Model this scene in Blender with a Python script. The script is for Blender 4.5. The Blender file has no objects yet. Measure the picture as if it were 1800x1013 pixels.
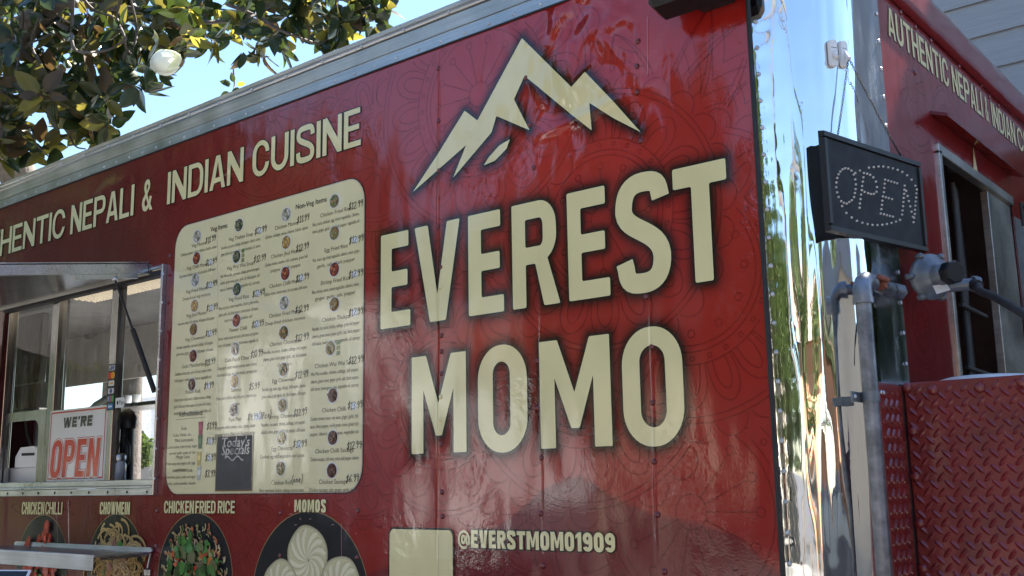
import bpy, math, random
import numpy as np
from math import pi, sin, cos, radians as R
from mathutils import Vector, Matrix
from mathutils.geometry import delaunay_2d_cdt
random.seed(7); rng = np.random.default_rng(5)
SC = bpy.context.scene; COL = SC.collection

# ------------------------------------------------------------------ camera, sky, sun, exposure
FPX = 1849.19; YAW, PIT, ROL = -0.6823474, 0.1815331, -0.01738995
CAM = Vector((0, -2.4, 1.5))
_f = Vector((sin(YAW)*cos(PIT), cos(YAW)*cos(PIT), sin(PIT)))
_r = Vector((cos(YAW), -sin(YAW), 0)); _u = _r.cross(_f)
CR = _r*cos(ROL) + _u*sin(ROL); CU = -_r*sin(ROL) + _u*cos(ROL); CF = _f
cam = bpy.data.cameras.new('camera'); co = bpy.data.objects.new('camera', cam); COL.objects.link(co)
co.matrix_world = Matrix(((CR.x, CU.x, -CF.x, CAM.x), (CR.y, CU.y, -CF.y, CAM.y), (CR.z, CU.z, -CF.z, CAM.z), (0, 0, 0, 1)))
cam.sensor_width = 36; cam.lens = FPX/1800*36; cam.clip_start = .05; cam.clip_end = 2000
SC.camera = co
SUN_AZ, SUN_EL = R(6), R(50)
w = bpy.data.worlds.new('World'); SC.world = w; w.use_nodes = True
sky = w.node_tree.nodes.new('ShaderNodeTexSky'); sky.sky_type = 'NISHITA'; sky.sun_disc = False
sky.sun_elevation = SUN_EL; sky.sun_rotation = SUN_AZ; sky.air_density = 1.15; sky.dust_density = 0.25; sky.ozone_density = 4.0
bg = w.node_tree.nodes['Background']; bg.inputs[1].default_value = 0.05
w.node_tree.links.new(sky.outputs[0], bg.inputs[0])
sl = bpy.data.lights.new('sun', 'SUN'); sl.energy = 5.0; sl.angle = R(.53); sl.color = (1, .94, .85)
so = bpy.data.objects.new('sun', sl); COL.objects.link(so)
sd = Vector((sin(SUN_AZ)*cos(SUN_EL), cos(SUN_AZ)*cos(SUN_EL), sin(SUN_EL)))
so.rotation_euler = (-sd).to_track_quat('-Z', 'Y').to_euler(); so.location = (-20, 20, 30)
SC.view_settings.view_transform = 'Standard'; SC.view_settings.look = 'None'
SC.view_settings.gamma = 1; SC.view_settings.use_curve_mapping = False
SC.view_settings.exposure = 2.72

# ------------------------------------------------------------------ helpers
def ray(px, py): return CF*FPX + CR*(px-900) - CU*(py-506.5)
def at(px, py, Y=0.0):                       # a point on the plane y = Y
    d = ray(px, py); return CAM + d*((Y-CAM.y)/d.y)
def atx(px, py, X):                          # a point on the plane x = X
    d = ray(px, py); return CAM + d*((X-CAM.x)/d.x)
def atd(px, py, dist):                       # a point at a distance
    return CAM + ray(px, py).normalized()*dist
def S(px, py):
    p = at(px, py); return (p.x, p.z)
def lin(c):
    return tuple((v/12.92 if v <= .04045 else ((v+.055)/1.055)**2.4) for v in [k/255 for k in c])

class MB:
    def __init__(s): s.v = []; s.f = []; s.m = []; s.c = []; s.sm = []
    def add(s, vs, fs, m=0, c=(1, 1, 1), smooth=False):
        b = len(s.v); s.v += [tuple(p) for p in vs]
        for f in fs: s.f.append([i+b for i in f]); s.m.append(m); s.c.append(c); s.sm.append(smooth)
    def box(s, a, b, m=0, c=(1, 1, 1), M=None):
        x0, y0, z0 = a; x1, y1, z1 = b
        vs = [Vector(p) for p in ((x0,y0,z0),(x1,y0,z0),(x1,y1,z0),(x0,y1,z0),(x0,y0,z1),(x1,y0,z1),(x1,y1,z1),(x0,y1,z1))]
        if M: vs = [M @ p for p in vs]
        s.add(vs, [(0,3,2,1),(4,5,6,7),(0,1,5,4),(1,2,6,5),(2,3,7,6),(3,0,4,7)], m, c)
    def bbox(s, a, b, r, m=0, c=(1, 1, 1), M=None):     # box with chamfered edges
        x0, y0, z0 = a; x1, y1, z1 = b; vs = []; idx = {}
        for i, X in enumerate((x0, x1)):
            for j, Y in enumerate((y0, y1)):
                for k, Z in enumerate((z0, z1)):
                    sx, sy, sz = (1-2*i)*r, (1-2*j)*r, (1-2*k)*r
                    idx[i, j, k, 0] = len(vs); vs.append(Vector((X, Y+sy, Z+sz)))
                    idx[i, j, k, 1] = len(vs); vs.append(Vector((X+sx, Y, Z+sz)))
                    idx[i, j, k, 2] = len(vs); vs.append(Vector((X+sx, Y+sy, Z)))
        F = []
        for i in (0, 1): F.append([idx[i,0,0,0], idx[i,1,0,0], idx[i,1,1,0], idx[i,0,1,0]][::(1 if i else -1)])
        for j in (0, 1): F.append([idx[0,j,0,1], idx[1,j,0,1], idx[1,j,1,1], idx[0,j,1,1]][::(-1 if j else 1)])
        for k in (0, 1): F.append([idx[0,0,k,2], idx[1,0,k,2], idx[1,1,k,2], idx[0,1,k,2]][::(1 if k else -1)])
        for j in (0, 1):
            for k in (0, 1): F.append([idx[0,j,k,1], idx[1,j,k,1], idx[1,j,k,2], idx[0,j,k,2]])
        for i in (0, 1):
            for k in (0, 1): F.append([idx[i,0,k,0], idx[i,1,k,0], idx[i,1,k,2], idx[i,0,k,2]])
            for j in (0, 1): F.append([idx[i,j,0,0], idx[i,j,1,0], idx[i,j,1,1], idx[i,j,0,1]])
        for i in (0, 1):
            for j in (0, 1):
                for k in (0, 1): F.append([idx[i,j,k,0], idx[i,j,k,1], idx[i,j,k,2]])
        if M: vs = [M @ p for p in vs]
        s.add(vs, F, m, c)
    def tube(s, pts, r, n=8, m=0, c=(1, 1, 1), cap=True):
        pts = [Vector(p) for p in pts]; rs = r if isinstance(r, (list, tuple)) else [r]*len(pts)
        vs = []; up = None
        for i, p in enumerate(pts):
            t = (pts[min(i+1, len(pts)-1)] - pts[max(i-1, 0)]).normalized()
            if up is None: up = t.orthogonal().normalized()
            else:
                up = up - t*up.dot(t); up = up.normalized() if up.length > 1e-6 else t.orthogonal().normalized()
            b = t.cross(up)
            for k in range(n):
                a = 2*pi*k/n; vs.append(p + (up*cos(a) + b*sin(a))*rs[i])
        F = [[i*n+k, i*n+(k+1) % n, (i+1)*n+(k+1) % n, (i+1)*n+k] for i in range(len(pts)-1) for k in range(n)]
        s.add(vs, F, m, c, True)
        if cap:
            s.add(vs[:n], [list(range(n))[::-1]], m, c); s.add(vs[-n:], [list(range(n))], m, c)
    def lathe(s, prof, o, ax, n=20, m=0, c=(1, 1, 1), smooth=True):   # prof: (r, h) along axis ax from o
        ax = Vector(ax).normalized(); u = ax.orthogonal().normalized(); b = ax.cross(u); o = Vector(o)
        vs = [o + ax*h + (u*cos(2*pi*k/n) + b*sin(2*pi*k/n))*r for r, h in prof for k in range(n)]
        F = [[i*n+k, i*n+(k+1) % n, (i+1)*n+(k+1) % n, (i+1)*n+k] for i in range(len(prof)-1) for k in range(n)]
        s.add(vs, F, m, c, smooth)
    def poly(s, contours, fn, m=0, c=(1, 1, 1)):          # flat polygon with holes; fn maps (a, b) to a point
        flat = []; ed = []
        for k in contours:
            b0 = len(flat); flat += [Vector((p[0], p[1])) for p in k]; ed += [(b0+i, b0+(i+1) % len(k)) for i in range(len(k))]
        V, _, T3, *_ = delaunay_2d_cdt(flat, ed, [], 0, 1e-7)
        E0 = np.array([(*flat[i], *flat[j]) for i, j in ed]); F = []
        for t in T3:
            A, B, D = V[t[0]], V[t[1]], V[t[2]]; cx_, cy_ = (A.x+B.x+D.x)/3, (A.y+B.y+D.y)/3
            if abs((B.x-A.x)*(D.y-A.y)-(B.y-A.y)*(D.x-A.x)) < 1e-12: continue
            q = (E0[:, 1] > cy_) != (E0[:, 3] > cy_)
            if (cx_ < (E0[q, 2]-E0[q, 0])*(cy_-E0[q, 1])/(E0[q, 3]-E0[q, 1])+E0[q, 0]).sum() % 2: F.append(tuple(t))
        flat = V
        s.add([fn(p.x, p.y) for p in flat], F, m, c)
    def prism(s, poly, fn0, fn1, m=0, c=(1, 1, 1), smooth=False):
        n = len(poly); a = [fn0(*p) for p in poly]; b = [fn1(*p) for p in poly]
        s.poly([poly], fn0, m, c); s.poly([poly], fn1, m, c)
        s.add(a+b, [[i, (i+1) % n, n+(i+1) % n, n+i] for i in range(n)], m, c, smooth)
    def mesh(s, name, mats):
        me = bpy.data.meshes.new(name); me.from_pydata(s.v, [], s.f)
        for k in (mats if isinstance(mats, (list, tuple)) else [mats]): me.materials.append(k)
        me.polygons.foreach_set('material_index', s.m); me.polygons.foreach_set('use_smooth', s.sm)
        at_ = me.color_attributes.new('Col', 'FLOAT_COLOR', 'CORNER')
        buf = []
        for f, c in zip(s.f, s.c): buf += [c[0], c[1], c[2], 1.0]*len(f)
        at_.data.foreach_set('color', buf); me.update(); return me
    def build(s, name, mats, parent=None): return place(name, s.mesh(name, mats), parent)
def place(name, me, parent=None, pos=None, rot=None):
    o = bpy.data.objects.new(name, me); COL.objects.link(o)
    M = Matrix.Translation(pos or (0, 0, 0)) @ (rot.to_4x4() if rot else Matrix())
    if parent:
        o.parent = parent; W = Vector(parent.get('w0', (0, 0, 0)))
        M = Matrix.Translation(-W) @ M; o['w0'] = tuple(M.translation + W) if pos else (0, 0, 0)
    o.matrix_local = M
    return o
def thing(name, label, cat, loc, group=None):
    o = bpy.data.objects.new(name, None); COL.objects.link(o); o.location = loc; o.empty_display_size = .1
    o['w0'] = tuple(loc); o['label'] = label; o['category'] = cat
    if group: o['group'] = group
    return o
def tag(o, label=None, cat=None, group=None, kind=None):
    if label: o['label'] = label
    if cat: o['category'] = cat
    if group: o['group'] = group
    if kind: o['kind'] = kind
    return o

# ------------------------------------------------------------------ materials
def mat(name):
    m = bpy.data.materials.new(name); m.use_nodes = True
    return m, m.node_tree, m.node_tree.nodes['Principled BSDF']
def N(nt, t, **kw):
    n = nt.nodes.new(t)
    for k, v in kw.items():
        if k.startswith('i_'): n.inputs[int(k[2:]) if k[2:].isdigit() else k[2:].replace('_', ' ')].default_value = v
        else: setattr(n, k, v)
    return n
def math_(nt, op, a, b=None, c=None, clamp=False):
    n = nt.nodes.new('ShaderNodeMath'); n.operation = op; n.use_clamp = clamp
    for i, v in enumerate((a, b, c)):
        if v is None: continue
        if isinstance(v, (int, float)): n.inputs[i].default_value = v
        else: nt.links.new(v, n.inputs[i])
    return n.outputs[0]
def noise(nt, vec, scale, detail=2, rough=.5, dist=0):
    n = N(nt, 'ShaderNodeTexNoise'); n.inputs['Scale'].default_value = scale; n.inputs['Detail'].default_value = detail
    n.inputs['Roughness'].default_value = rough; n.inputs['Distortion'].default_value = dist
    if vec is not None: nt.links.new(vec, n.inputs['Vector'])
    return n.outputs['Fac']
def mapping(nt, scale, rot=(0, 0, 0), src='Position'):
    g = N(nt, 'ShaderNodeNewGeometry') if src == 'Position' else N(nt, 'ShaderNodeTexCoord')
    mp = N(nt, 'ShaderNodeMapping'); mp.inputs['Scale'].default_value = scale; mp.inputs['Rotation'].default_value = rot
    nt.links.new(g.outputs[src], mp.inputs[0]); return mp.outputs[0]
def ramp(nt, fac, a, b, ca, cb):
    r = N(nt, 'ShaderNodeValToRGB'); e = r.color_ramp.elements
    e[0].position = a; e[1].position = b; e[0].color = (*ca, 1); e[1].color = (*cb, 1)
    nt.links.new(fac, r.inputs[0]); return r.outputs[0]
def simple(name, col, rough=.5, metal=0, var=.12, vs=12, bump=0, bs=60, spec=None, coat=0, stretch=(1, 1, 1)):
    m, nt, p = mat(name); p.inputs['Roughness'].default_value = rough; p.inputs['Metallic'].default_value = metal
    if spec is not None: p.inputs['Specular IOR Level'].default_value = spec
    p.inputs['Coat Weight'].default_value = coat
    v = mapping(nt, stretch); nz = noise(nt, v, vs, 5, .6)
    a = tuple(max(0, k*(1-var)) for k in col); b = tuple(min(1, k*(1+var)) for k in col)
    nt.links.new(ramp(nt, nz, .3, .7, a, b), p.inputs['Base Color'])
    rr = N(nt, 'ShaderNodeMapRange'); rr.inputs[3].default_value = max(.02, rough*.8); rr.inputs[4].default_value = min(1, rough*1.25)
    nt.links.new(noise(nt, v, vs*2.3, 4), rr.inputs[0]); nt.links.new(rr.outputs[0], p.inputs['Roughness'])
    if bump:
        b_ = N(nt, 'ShaderNodeBump'); b_.inputs['Distance'].default_value = bump; b_.inputs['Strength'].default_value = 1
        nt.links.new(noise(nt, v, bs, 4), b_.inputs['Height']); nt.links.new(b_.outputs[0], p.inputs['Normal'])
    return m

def film_bump():
    """fine relief of the vinyl wrap: orange peel, oil canning, wrinkled patches, creases near the top"""
    g = bpy.data.node_groups.new('film_relief', 'ShaderNodeTree')
    g.interface.new_socket('Normal', in_out='OUTPUT', socket_type='NodeSocketVector')
    out = g.nodes.new('NodeGroupOutput')
    geo = N(g, 'ShaderNodeNewGeometry'); sp = N(g, 'ShaderNodeSeparateXYZ'); g.links.new(geo.outputs['Position'], sp.inputs[0])
    X, Z = sp.outputs[0], sp.outputs[2]
    P = geo.outputs['Position']
    M = lambda op, a, b=None, c=None, cl=False: math_(g, op, a, b, c, cl)
    h = M('MULTIPLY', noise(g, P, 170, 1), .00012)
    v2 = mapping(g, (3.2, 3.2, 1.3)); h = M('ADD', h, M('MULTIPLY', noise(g, v2, 1.6, 2, .45), .0055))
    n3 = noise(g, P, 38, 3, .6); mk = N(g, 'ShaderNodeMapRange'); mk.inputs[1].default_value = .52; mk.inputs[2].default_value = .72
    g.links.new(noise(g, P, 3.1, 2), mk.inputs[0]); h = M('ADD', h, M('MULTIPLY', M('MULTIPLY', n3, mk.outputs[0]), .0022))
    def gauss(x0, z0, sx, sz):
        a = M('POWER', M('DIVIDE', M('SUBTRACT', X, x0), sx), 2); b = M('POWER', M('DIVIDE', M('SUBTRACT', Z, z0), sz), 2)
        return M('POWER', 2.718, M('MULTIPLY', M('ADD', a, b), -1))
    c = S(1010, 105); gg = gauss(c[0], c[1], .26, .24)
    v4 = mapping(g, (1.5, 1.5, .8)); h = M('ADD', h, M('MULTIPLY', M('MULTIPLY', noise(g, v4, 4.6, 1.5, .4, 1.2), gg), .042))
    def ridge(p0, p1, wd, amp):
        (ax, az), (bx, bz) = S(*p0), S(*p1); L = math.hypot(bx-ax, bz-az); dx, dz = (bx-ax)/L, (bz-az)/L
        ux = M('SUBTRACT', X, ax); uz = M('SUBTRACT', Z, az)
        t = M('DIVIDE', M('ADD', M('MULTIPLY', ux, dx), M('MULTIPLY', uz, dz)), L)
        d = M('ADD', M('MULTIPLY', ux, -dz), M('MULTIPLY', uz, dx))
        d = M('ADD', d, M('MULTIPLY', M('SUBTRACT', noise(g, P, 9, 1), .5), wd*1.4))
        e = M('POWER', 2.718, M('MULTIPLY', M('POWER', M('DIVIDE', d, wd), 2), -1))
        k = M('MULTIPLY', M('MULTIPLY', M('MULTIPLY', t, 4, None, True), M('MULTIPLY', M('SUBTRACT', 1, t), 4, None, True)), e)
        return M('MULTIPLY', k, amp)
    for q in (((985, -10), (955, 110), .022, .009), ((1030, -15), (1000, 75), .03, -.011), ((930, 135), (965, 195), .012, .004),
              ((935, 245), (1110, 165), .018, .007), ((1008, 140), (1045, 100), .014, .004), ((1122, 40), (1118, 170), .010, .004),
              ((1085, 0), (1060, 60), .03, .004), ((450, 270), (330, 335), .03, .004), ((230, 310), (160, 350), .03, .004),
              ((772, 20), (768, 1000), .004, .0018), ((1141, 480), (1155, 1000), .004, .0012), ((945, 250), (956, 1000), .003, .0008),
              ((385, 360), (383, 868), .003, .0009), ((120, 870), (122, 1010), .003, .0012)):
        h = M('ADD', h, ridge(*q))
    b = N(g, 'ShaderNodeBump'); b.inputs['Strength'].default_value = 1; b.inputs['Distance'].default_value = 1
    g.links.new(h, b.inputs['Height']); g.links.new(b.outputs[0], out.inputs[0])
    return g
FILM = film_bump()
def film(name, color=None, rough=.32, alpha_attr=None, const_alpha=None):
    m, nt, p = mat(name)
    if color is None:
        a = N(nt, 'ShaderNodeAttribute'); a.attribute_name = 'Col'; src = a.outputs['Color']
        mx = N(nt, 'ShaderNodeMix'); mx.data_type = 'RGBA'; mx.blend_type = 'MULTIPLY'; mx.inputs[0].default_value = 1
        nt.links.new(src, mx.inputs[6])
        nt.links.new(ramp(nt, noise(nt, mapping(nt, (1, 1, 1)), 5, 5), .3, .7, (.9, .9, .9), (1, 1, 1)), mx.inputs[7])
        nt.links.new(mx.outputs[2], p.inputs['Base Color'])
    else: p.inputs['Base Color'].default_value = (*color, 1)
    p.inputs['Roughness'].default_value = rough; p.inputs['Coat Weight'].default_value = 1; p.inputs['Coat IOR'].default_value = 1.58; p.inputs['Specular IOR Level'].default_value = .12
    rr = N(nt, 'ShaderNodeMapRange'); rr.inputs[1].default_value = .35; rr.inputs[2].default_value = .7; rr.inputs[3].default_value = .03; rr.inputs[4].default_value = .11
    nt.links.new(noise(nt, mapping(nt, (1, 1, 1)), 6, 4), rr.inputs[0]); nt.links.new(rr.outputs[0], p.inputs['Coat Roughness'])
    gr = N(nt, 'ShaderNodeGroup'); gr.node_tree = FILM
    nt.links.new(gr.outputs[0], p.inputs['Normal']); nt.links.new(gr.outputs[0], p.inputs['Coat Normal'])
    if alpha_attr or const_alpha:
        tr = N(nt, 'ShaderNodeBsdfTransparent'); mi = N(nt, 'ShaderNodeMixShader')
        if alpha_attr:
            a = N(nt, 'ShaderNodeAttribute'); a.attribute_name = alpha_attr; nt.links.new(a.outputs['Fac'], mi.inputs[0])
        else: mi.inputs[0].default_value = const_alpha
        nt.links.new(tr.outputs[0], mi.inputs[1]); nt.links.new(p.outputs[0], mi.inputs[2])
        nt.links.new(mi.outputs[0], nt.nodes['Material Output'].inputs[0])
    return m
CREAM = (.75, .67, .36)
M_print = film('printed_film'); M_glow = film('black_glow_print', (.006, .005, .006), alpha_attr='glow')
M_line = film('dark_red_line_print', (.06, .003, .006), const_alpha=.23)
M_scratch = simple('scratched_film', (.5, .3, .28), .5)

def aluminium(name, rough, col=(.62, .605, .58), stretch=(.6, 30, 30)):
    m, nt, p = mat(name); p.inputs['Metallic'].default_value = 1
    v = mapping(nt, stretch); nz = noise(nt, v, 3, 6, .6)
    g2 = noise(nt, mapping(nt, (1, 1, 1)), 4.5, 6, .65)
    mx = math_(nt, 'MULTIPLY', nz, g2)
    nt.links.new(ramp(nt, mx, .12, .42, tuple(k*.62 for k in col), col), p.inputs['Base Color'])
    rr = N(nt, 'ShaderNodeMapRange'); rr.inputs[3].default_value = rough*.6; rr.inputs[4].default_value = rough*1.5
    nt.links.new(g2, rr.inputs[0]); nt.links.new(rr.outputs[0], p.inputs['Roughness'])
    b = N(nt, 'ShaderNodeBump'); b.inputs['Distance'].default_value = .0006; b.inputs['Strength'].default_value = .6
    nt.links.new(nz, b.inputs['Height']); nt.links.new(b.outputs[0], p.inputs['Normal'])
    return m
M_alu = aluminium('brushed_aluminium', .34); M_alu2 = aluminium('clean_aluminium', .28, (.75, .77, .8))
M_mill = aluminium('mill_aluminium_sheet', .22, (.55, .55, .55), (8, 8, 1))
M_black = simple('black_plastic', (.010, .010, .012), .42, bump=.0003, bs=300, spec=.35)
M_dark = simple('dark_rubber', (.015, .015, .016), .6)
M_white = simple('white_plastic', (.7, .72, .74), .35, var=.05)
M_steel = simple('zinc_steel', (.55, .56, .58), .35, 1, .25, 30)
M_galv = simple('galvanised_pipe', (.19, .20, .225), .42, .75, .5, 22, .0004, 90)
M_cast = simple('grey_cast_metal', (.17, .19, .21), .42, .5, .25, 20, .0004, 120)
M_rust = simple('rusty_orange_steel', (.25, .075, .04), .7, 0, .4, 40, .0006, 120)
M_bowl = simple('interior_board', (.10, .085, .07), .5, 0, .3, 5)
M_intdark = simple('dim_interior_lining', (.15, .15, .15), .4, 0, .35, 4)
M_tan = simple('tan_board', (.72, .67, .60), .5, 0, .1, 6)
M_chalk = simple('chalkboard_film', (.015, .017, .03), .3, 0, .5, 8, .0006, 30)

def chrome():
    m, nt, p = mat('mirror_polished_sheet'); p.inputs['Metallic'].default_value = 1
    p.inputs['Base Color'].default_value = (.80, .82, .84, 1)
    v = mapping(nt, (14, 14, .5)); g = mapping(nt, (1, 1, 1))
    rr = N(nt, 'ShaderNodeMapRange'); rr.inputs[1].default_value = .4; rr.inputs[2].default_value = .75; rr.inputs[3].default_value = .012; rr.inputs[4].default_value = .10
    nt.links.new(noise(nt, mapping(nt, (1, 1, .3)), 14, 6, .65), rr.inputs[0]); nt.links.new(rr.outputs[0], p.inputs['Roughness'])
    h = math_(nt, 'ADD', math_(nt, 'MULTIPLY', noise(nt, v, 1, 2, .5), .0014), math_(nt, 'MULTIPLY', noise(nt, g, 9, 1), .0010))
    # dimples pulled in by the rivets of the left lip
    geo = N(nt, 'ShaderNodeNewGeometry'); sp = N(nt, 'ShaderNodeSeparateXYZ'); nt.links.new(geo.outputs[0], sp.inputs[0])
    zz = math_(nt, 'MULTIPLY', math_(nt, 'COSINE', math_(nt, 'MULTIPLY', sp.outputs[2], 2*pi/.072)), .5)
    near = math_(nt, 'POWER', 2.718, math_(nt, 'MULTIPLY', math_(nt, 'POWER', math_(nt, 'DIVIDE', math_(nt, 'ADD', sp.outputs[0], 1.115), .032), 2), -1))
    warp = noise(nt, g, 5, .5, .5, .3)
    h = math_(nt, 'ADD', h, math_(nt, 'MULTIPLY', math_(nt, 'MULTIPLY', near, math_(nt, 'ADD', math_(nt, 'MULTIPLY', zz, .25), math_(nt, 'MULTIPLY', warp, 2.0))), .0016))
    b = N(nt, 'ShaderNodeBump'); b.inputs['Distance'].default_value = 1; nt.links.new(h, b.inputs['Height']); nt.links.new(b.outputs[0], p.inputs['Normal'])
    return m
M_chrome = chrome()
M_flange = M_chrome.copy(); M_flange.name = 'scuffed_metal_flange'; _nt = M_flange.node_tree
for _n in _nt.nodes:
    if _n.type == 'MAP_RANGE': _n.inputs[3].default_value = .14; _n.inputs[4].default_value = .34
_nt.nodes['Principled BSDF'].inputs['Base Color'].default_value = (.62, .64, .67, 1)
def glassy():
    m, nt, p = mat('scuffed_acrylic_pane')
    tr = N(nt, 'ShaderNodeBsdfTransparent'); tr.inputs[0].default_value = (.86, .88, .88, 1)
    gl = N(nt, 'ShaderNodeBsdfGlossy'); gl.inputs['Roughness'].default_value = .03
    df = N(nt, 'ShaderNodeBsdfDiffuse'); df.inputs[0].default_value = (.6, .62, .65, 1)
    fr = N(nt, 'ShaderNodeFresnel'); fr.inputs[0].default_value = 1.6
    b = N(nt, 'ShaderNodeBump'); b.inputs['Distance'].default_value = .004
    nt.links.new(noise(nt, mapping(nt, (1, 1, 1)), 5, 2), b.inputs['Height'])
    nt.links.new(b.outputs[0], gl.inputs['Normal'])
    a = N(nt, 'ShaderNodeMixShader'); c = N(nt, 'ShaderNodeMixShader')
    sm = math_(nt, 'MULTIPLY', math_(nt, 'SUBTRACT', noise(nt, mapping(nt, (6, 6, 1.2), (0, .5, 0)), 3, 6, .7), .42, None, True), .5)
    nt.links.new(sm, c.inputs[0]); nt.links.new(tr.outputs[0], c.inputs[1]); nt.links.new(df.outputs[0], c.inputs[2])
    nt.links.new(fr.outputs[0], a.inputs[0]); nt.links.new(c.outputs[0], a.inputs[1]); nt.links.new(gl.outputs[0], a.inputs[2])
    nt.links.new(a.outputs[0], nt.nodes['Material Output'].inputs[0]); return m
M_glass = glassy()
# ------------------------------------------------------------------ own capitals (condensed sans), contours in metres
def arc(cx, cy, rx, ry, a0, a1, n=8):
    return [(cx+rx*cos(R(a0+(a1-a0)*i/n)), cy+ry*sin(R(a0+(a1-a0)*i/n))) for i in range(n+1)]
def stad(x0, y0, x1, y1, r, n=8):
    ry = min(r*1.12, (y1-y0)/2)
    return arc(x1-r, y1-ry, r, ry, 0, 90, n)+arc(x0+r, y1-ry, r, ry, 90, 180, n)+arc(x0+r, y0+ry, r, ry, 180, 270, n)+arc(x1-r, y0+ry, r, ry, 270, 360, n)
def bez(p0, p1, p2, p3, n=10):
    return [tuple((1-t)**3*a+3*(1-t)**2*t*b+3*(1-t)*t*t*c+t**3*d for a, b, c, d in zip(p0, p1, p2, p3)) for t in [i/n for i in range(n+1)]]
def thick(pl, w0):
    L, Rr = [], []
    for i, p in enumerate(pl):
        a = pl[max(0, i-1)]; b = pl[min(len(pl)-1, i+1)]; d = math.hypot(b[0]-a[0], b[1]-a[1]) or 1
        n = (-(b[1]-a[1])/d, (b[0]-a[0])/d)
        L.append((p[0]+n[0]*w0/2, p[1]+n[1]*w0/2)); Rr.append((p[0]-n[0]*w0/2, p[1]-n[1]*w0/2))
    return L+Rr[::-1]
WREL = dict(I=0, M=1.38, W=1.42, E=.86, F=.84, L=.82, T=.98, **{"'": 0, '1': .62, '@': 1.5, '&': 1.1, ' ': .55})
def glyph(ch, w, h, s):
    t = s*.88; r = w*.46
    if ch == 'I': return [[(0, 0), (s, 0), (s, h), (0, h)]]
    if ch == "'": return [[(0, h*.68), (s*.7, h*.68), (s, h), (0, h)]]
    if ch == 'E': return [[(0, 0), (w, 0), (w, t), (s, t), (s, h/2-t*.42), (w*.9, h/2-t*.42), (w*.9, h/2+t*.52), (s, h/2+t*.52), (s, h-t), (w*.95, h-t), (w*.95, h), (0, h)]]
    if ch == 'F': return [[(0, 0), (s, 0), (s, h*.42), (w*.9, h*.42), (w*.9, h*.42+t), (s, h*.42+t), (s, h-t), (w, h-t), (w, h), (0, h)]]
    if ch == 'L': return [[(0, 0), (w, 0), (w, t), (s, t), (s, h), (0, h)]]
    if ch == 'T': return [[(w/2-s/2, 0), (w/2+s/2, 0), (w/2+s/2, h-t), (w, h-t), (w, h), (0, h), (0, h-t), (w/2-s/2, h-t)]]
    if ch == 'H': return [[(0, 0), (s, 0), (s, h/2-t/2), (w-s, h/2-t/2), (w-s, 0), (w, 0), (w, h), (w-s, h), (w-s, h/2+t/2), (s, h/2+t/2), (s, h), (0, h)]]
    if ch == 'N': return [[(0, 0), (s*.95, 0), (s*.95, h*.62), (w-s*1.0, 0), (w, 0), (w, h), (w-s*.95, h), (w-s*.95, h*.38), (s, h), (0, h)]]
    if ch == 'M': return [[(0, 0), (s*.95, 0), (s*.95, h*.66), (w/2-s*.28, h*.14), (w/2+s*.28, h*.14), (w-s*.95, h*.66), (w-s*.95, 0), (w, 0), (w, h), (w-s*1.1, h), (w/2, h*.47), (s*1.1, h), (0, h)]]
    if ch == 'V': return [[(w/2-s*.62, 0), (w/2+s*.62, 0), (w, h), (w-s*1.05, h), (w/2, h*.27), (s*1.05, h), (0, h)]]
    if ch == 'W': return [[(w*.2, 0), (w*.2+s*.95, 0), (w/2, h*.62), (w*.8-s*.95, 0), (w*.8, 0), (w, h), (w-s*.95, h), (w*.76, h*.33), (w/2+s*.42, h), (w/2-s*.42, h), (w*.24, h*.33), (s*.95, h), (0, h)]]
    if ch == 'A': return [[(0, 0), (s*.98, 0), (w*.27+s*.1, h*.2), (w*.73-s*.1, h*.2), (w-s*.98, 0), (w, 0), (w/2+s*.6, h), (w/2-s*.6, h)],
                          [(w/2-w*.14, h*.2+t), (w/2+w*.14, h*.2+t), (w/2, h*.82)]]
    if ch == 'K': return [[(0, 0), (s, 0), (s, h*.33), (s+w*.13, h*.47), (w-s*1.1, 0), (w, 0), (w*.62, h*.6), (w*.98, h), (w-s*1.1, h), (s, h*.58), (s, h), (0, h)]]
    if ch in 'O0': return [stad(0, -h*.012, w, h*1.012, r), stad(s, t-h*.012, w-s, h*1.012-t, max(w*.46-s*.8, w*.08))]
    if ch == 'C':
        a0, a1 = -h*.012, h*1.012; ri = max(w/2-s, .001)
        return [[(w, h*.65)]+arc(w/2, a1-r*1.12, w/2, r*1.12, 0, 180, 12)+arc(w/2, a0+r*1.12, w/2, r*1.12, 180, 360, 12)+[(w, h*.35), (w-s, h*.35)]
                + arc(w/2, a0+t+ri*1.1, ri, ri*1.1, 360, 180, 10)+arc(w/2, a1-t-ri*1.1, ri, ri*1.1, 180, 0, 10)+[(w-s, h*.65)]]
    if ch == 'U':
        ri = w/2-s
        return [[(0, h)]+arc(w/2, r*1.12, w/2, r*1.15, 180, 360, 12)+[(w, h), (w-s, h)]+arc(w/2, t+ri*1.1, ri, ri*1.1, 360, 180, 10)+[(s, h)]]
    if ch == 'D': return [[(0, 0)]+arc(w-r, r*1.12, r, r*1.12, 270, 360, 8)+arc(w-r, h-r*1.12, r, r*1.12, 0, 90, 8)+[(0, h)],
                          [(s, t)]+arc(w-r, r*1.12, r-s, r*1.12-t, 270, 360, 8)+arc(w-r, h-r*1.12, r-s, r*1.12-t, 0, 90, 8)+[(s, h-t)]]
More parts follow.
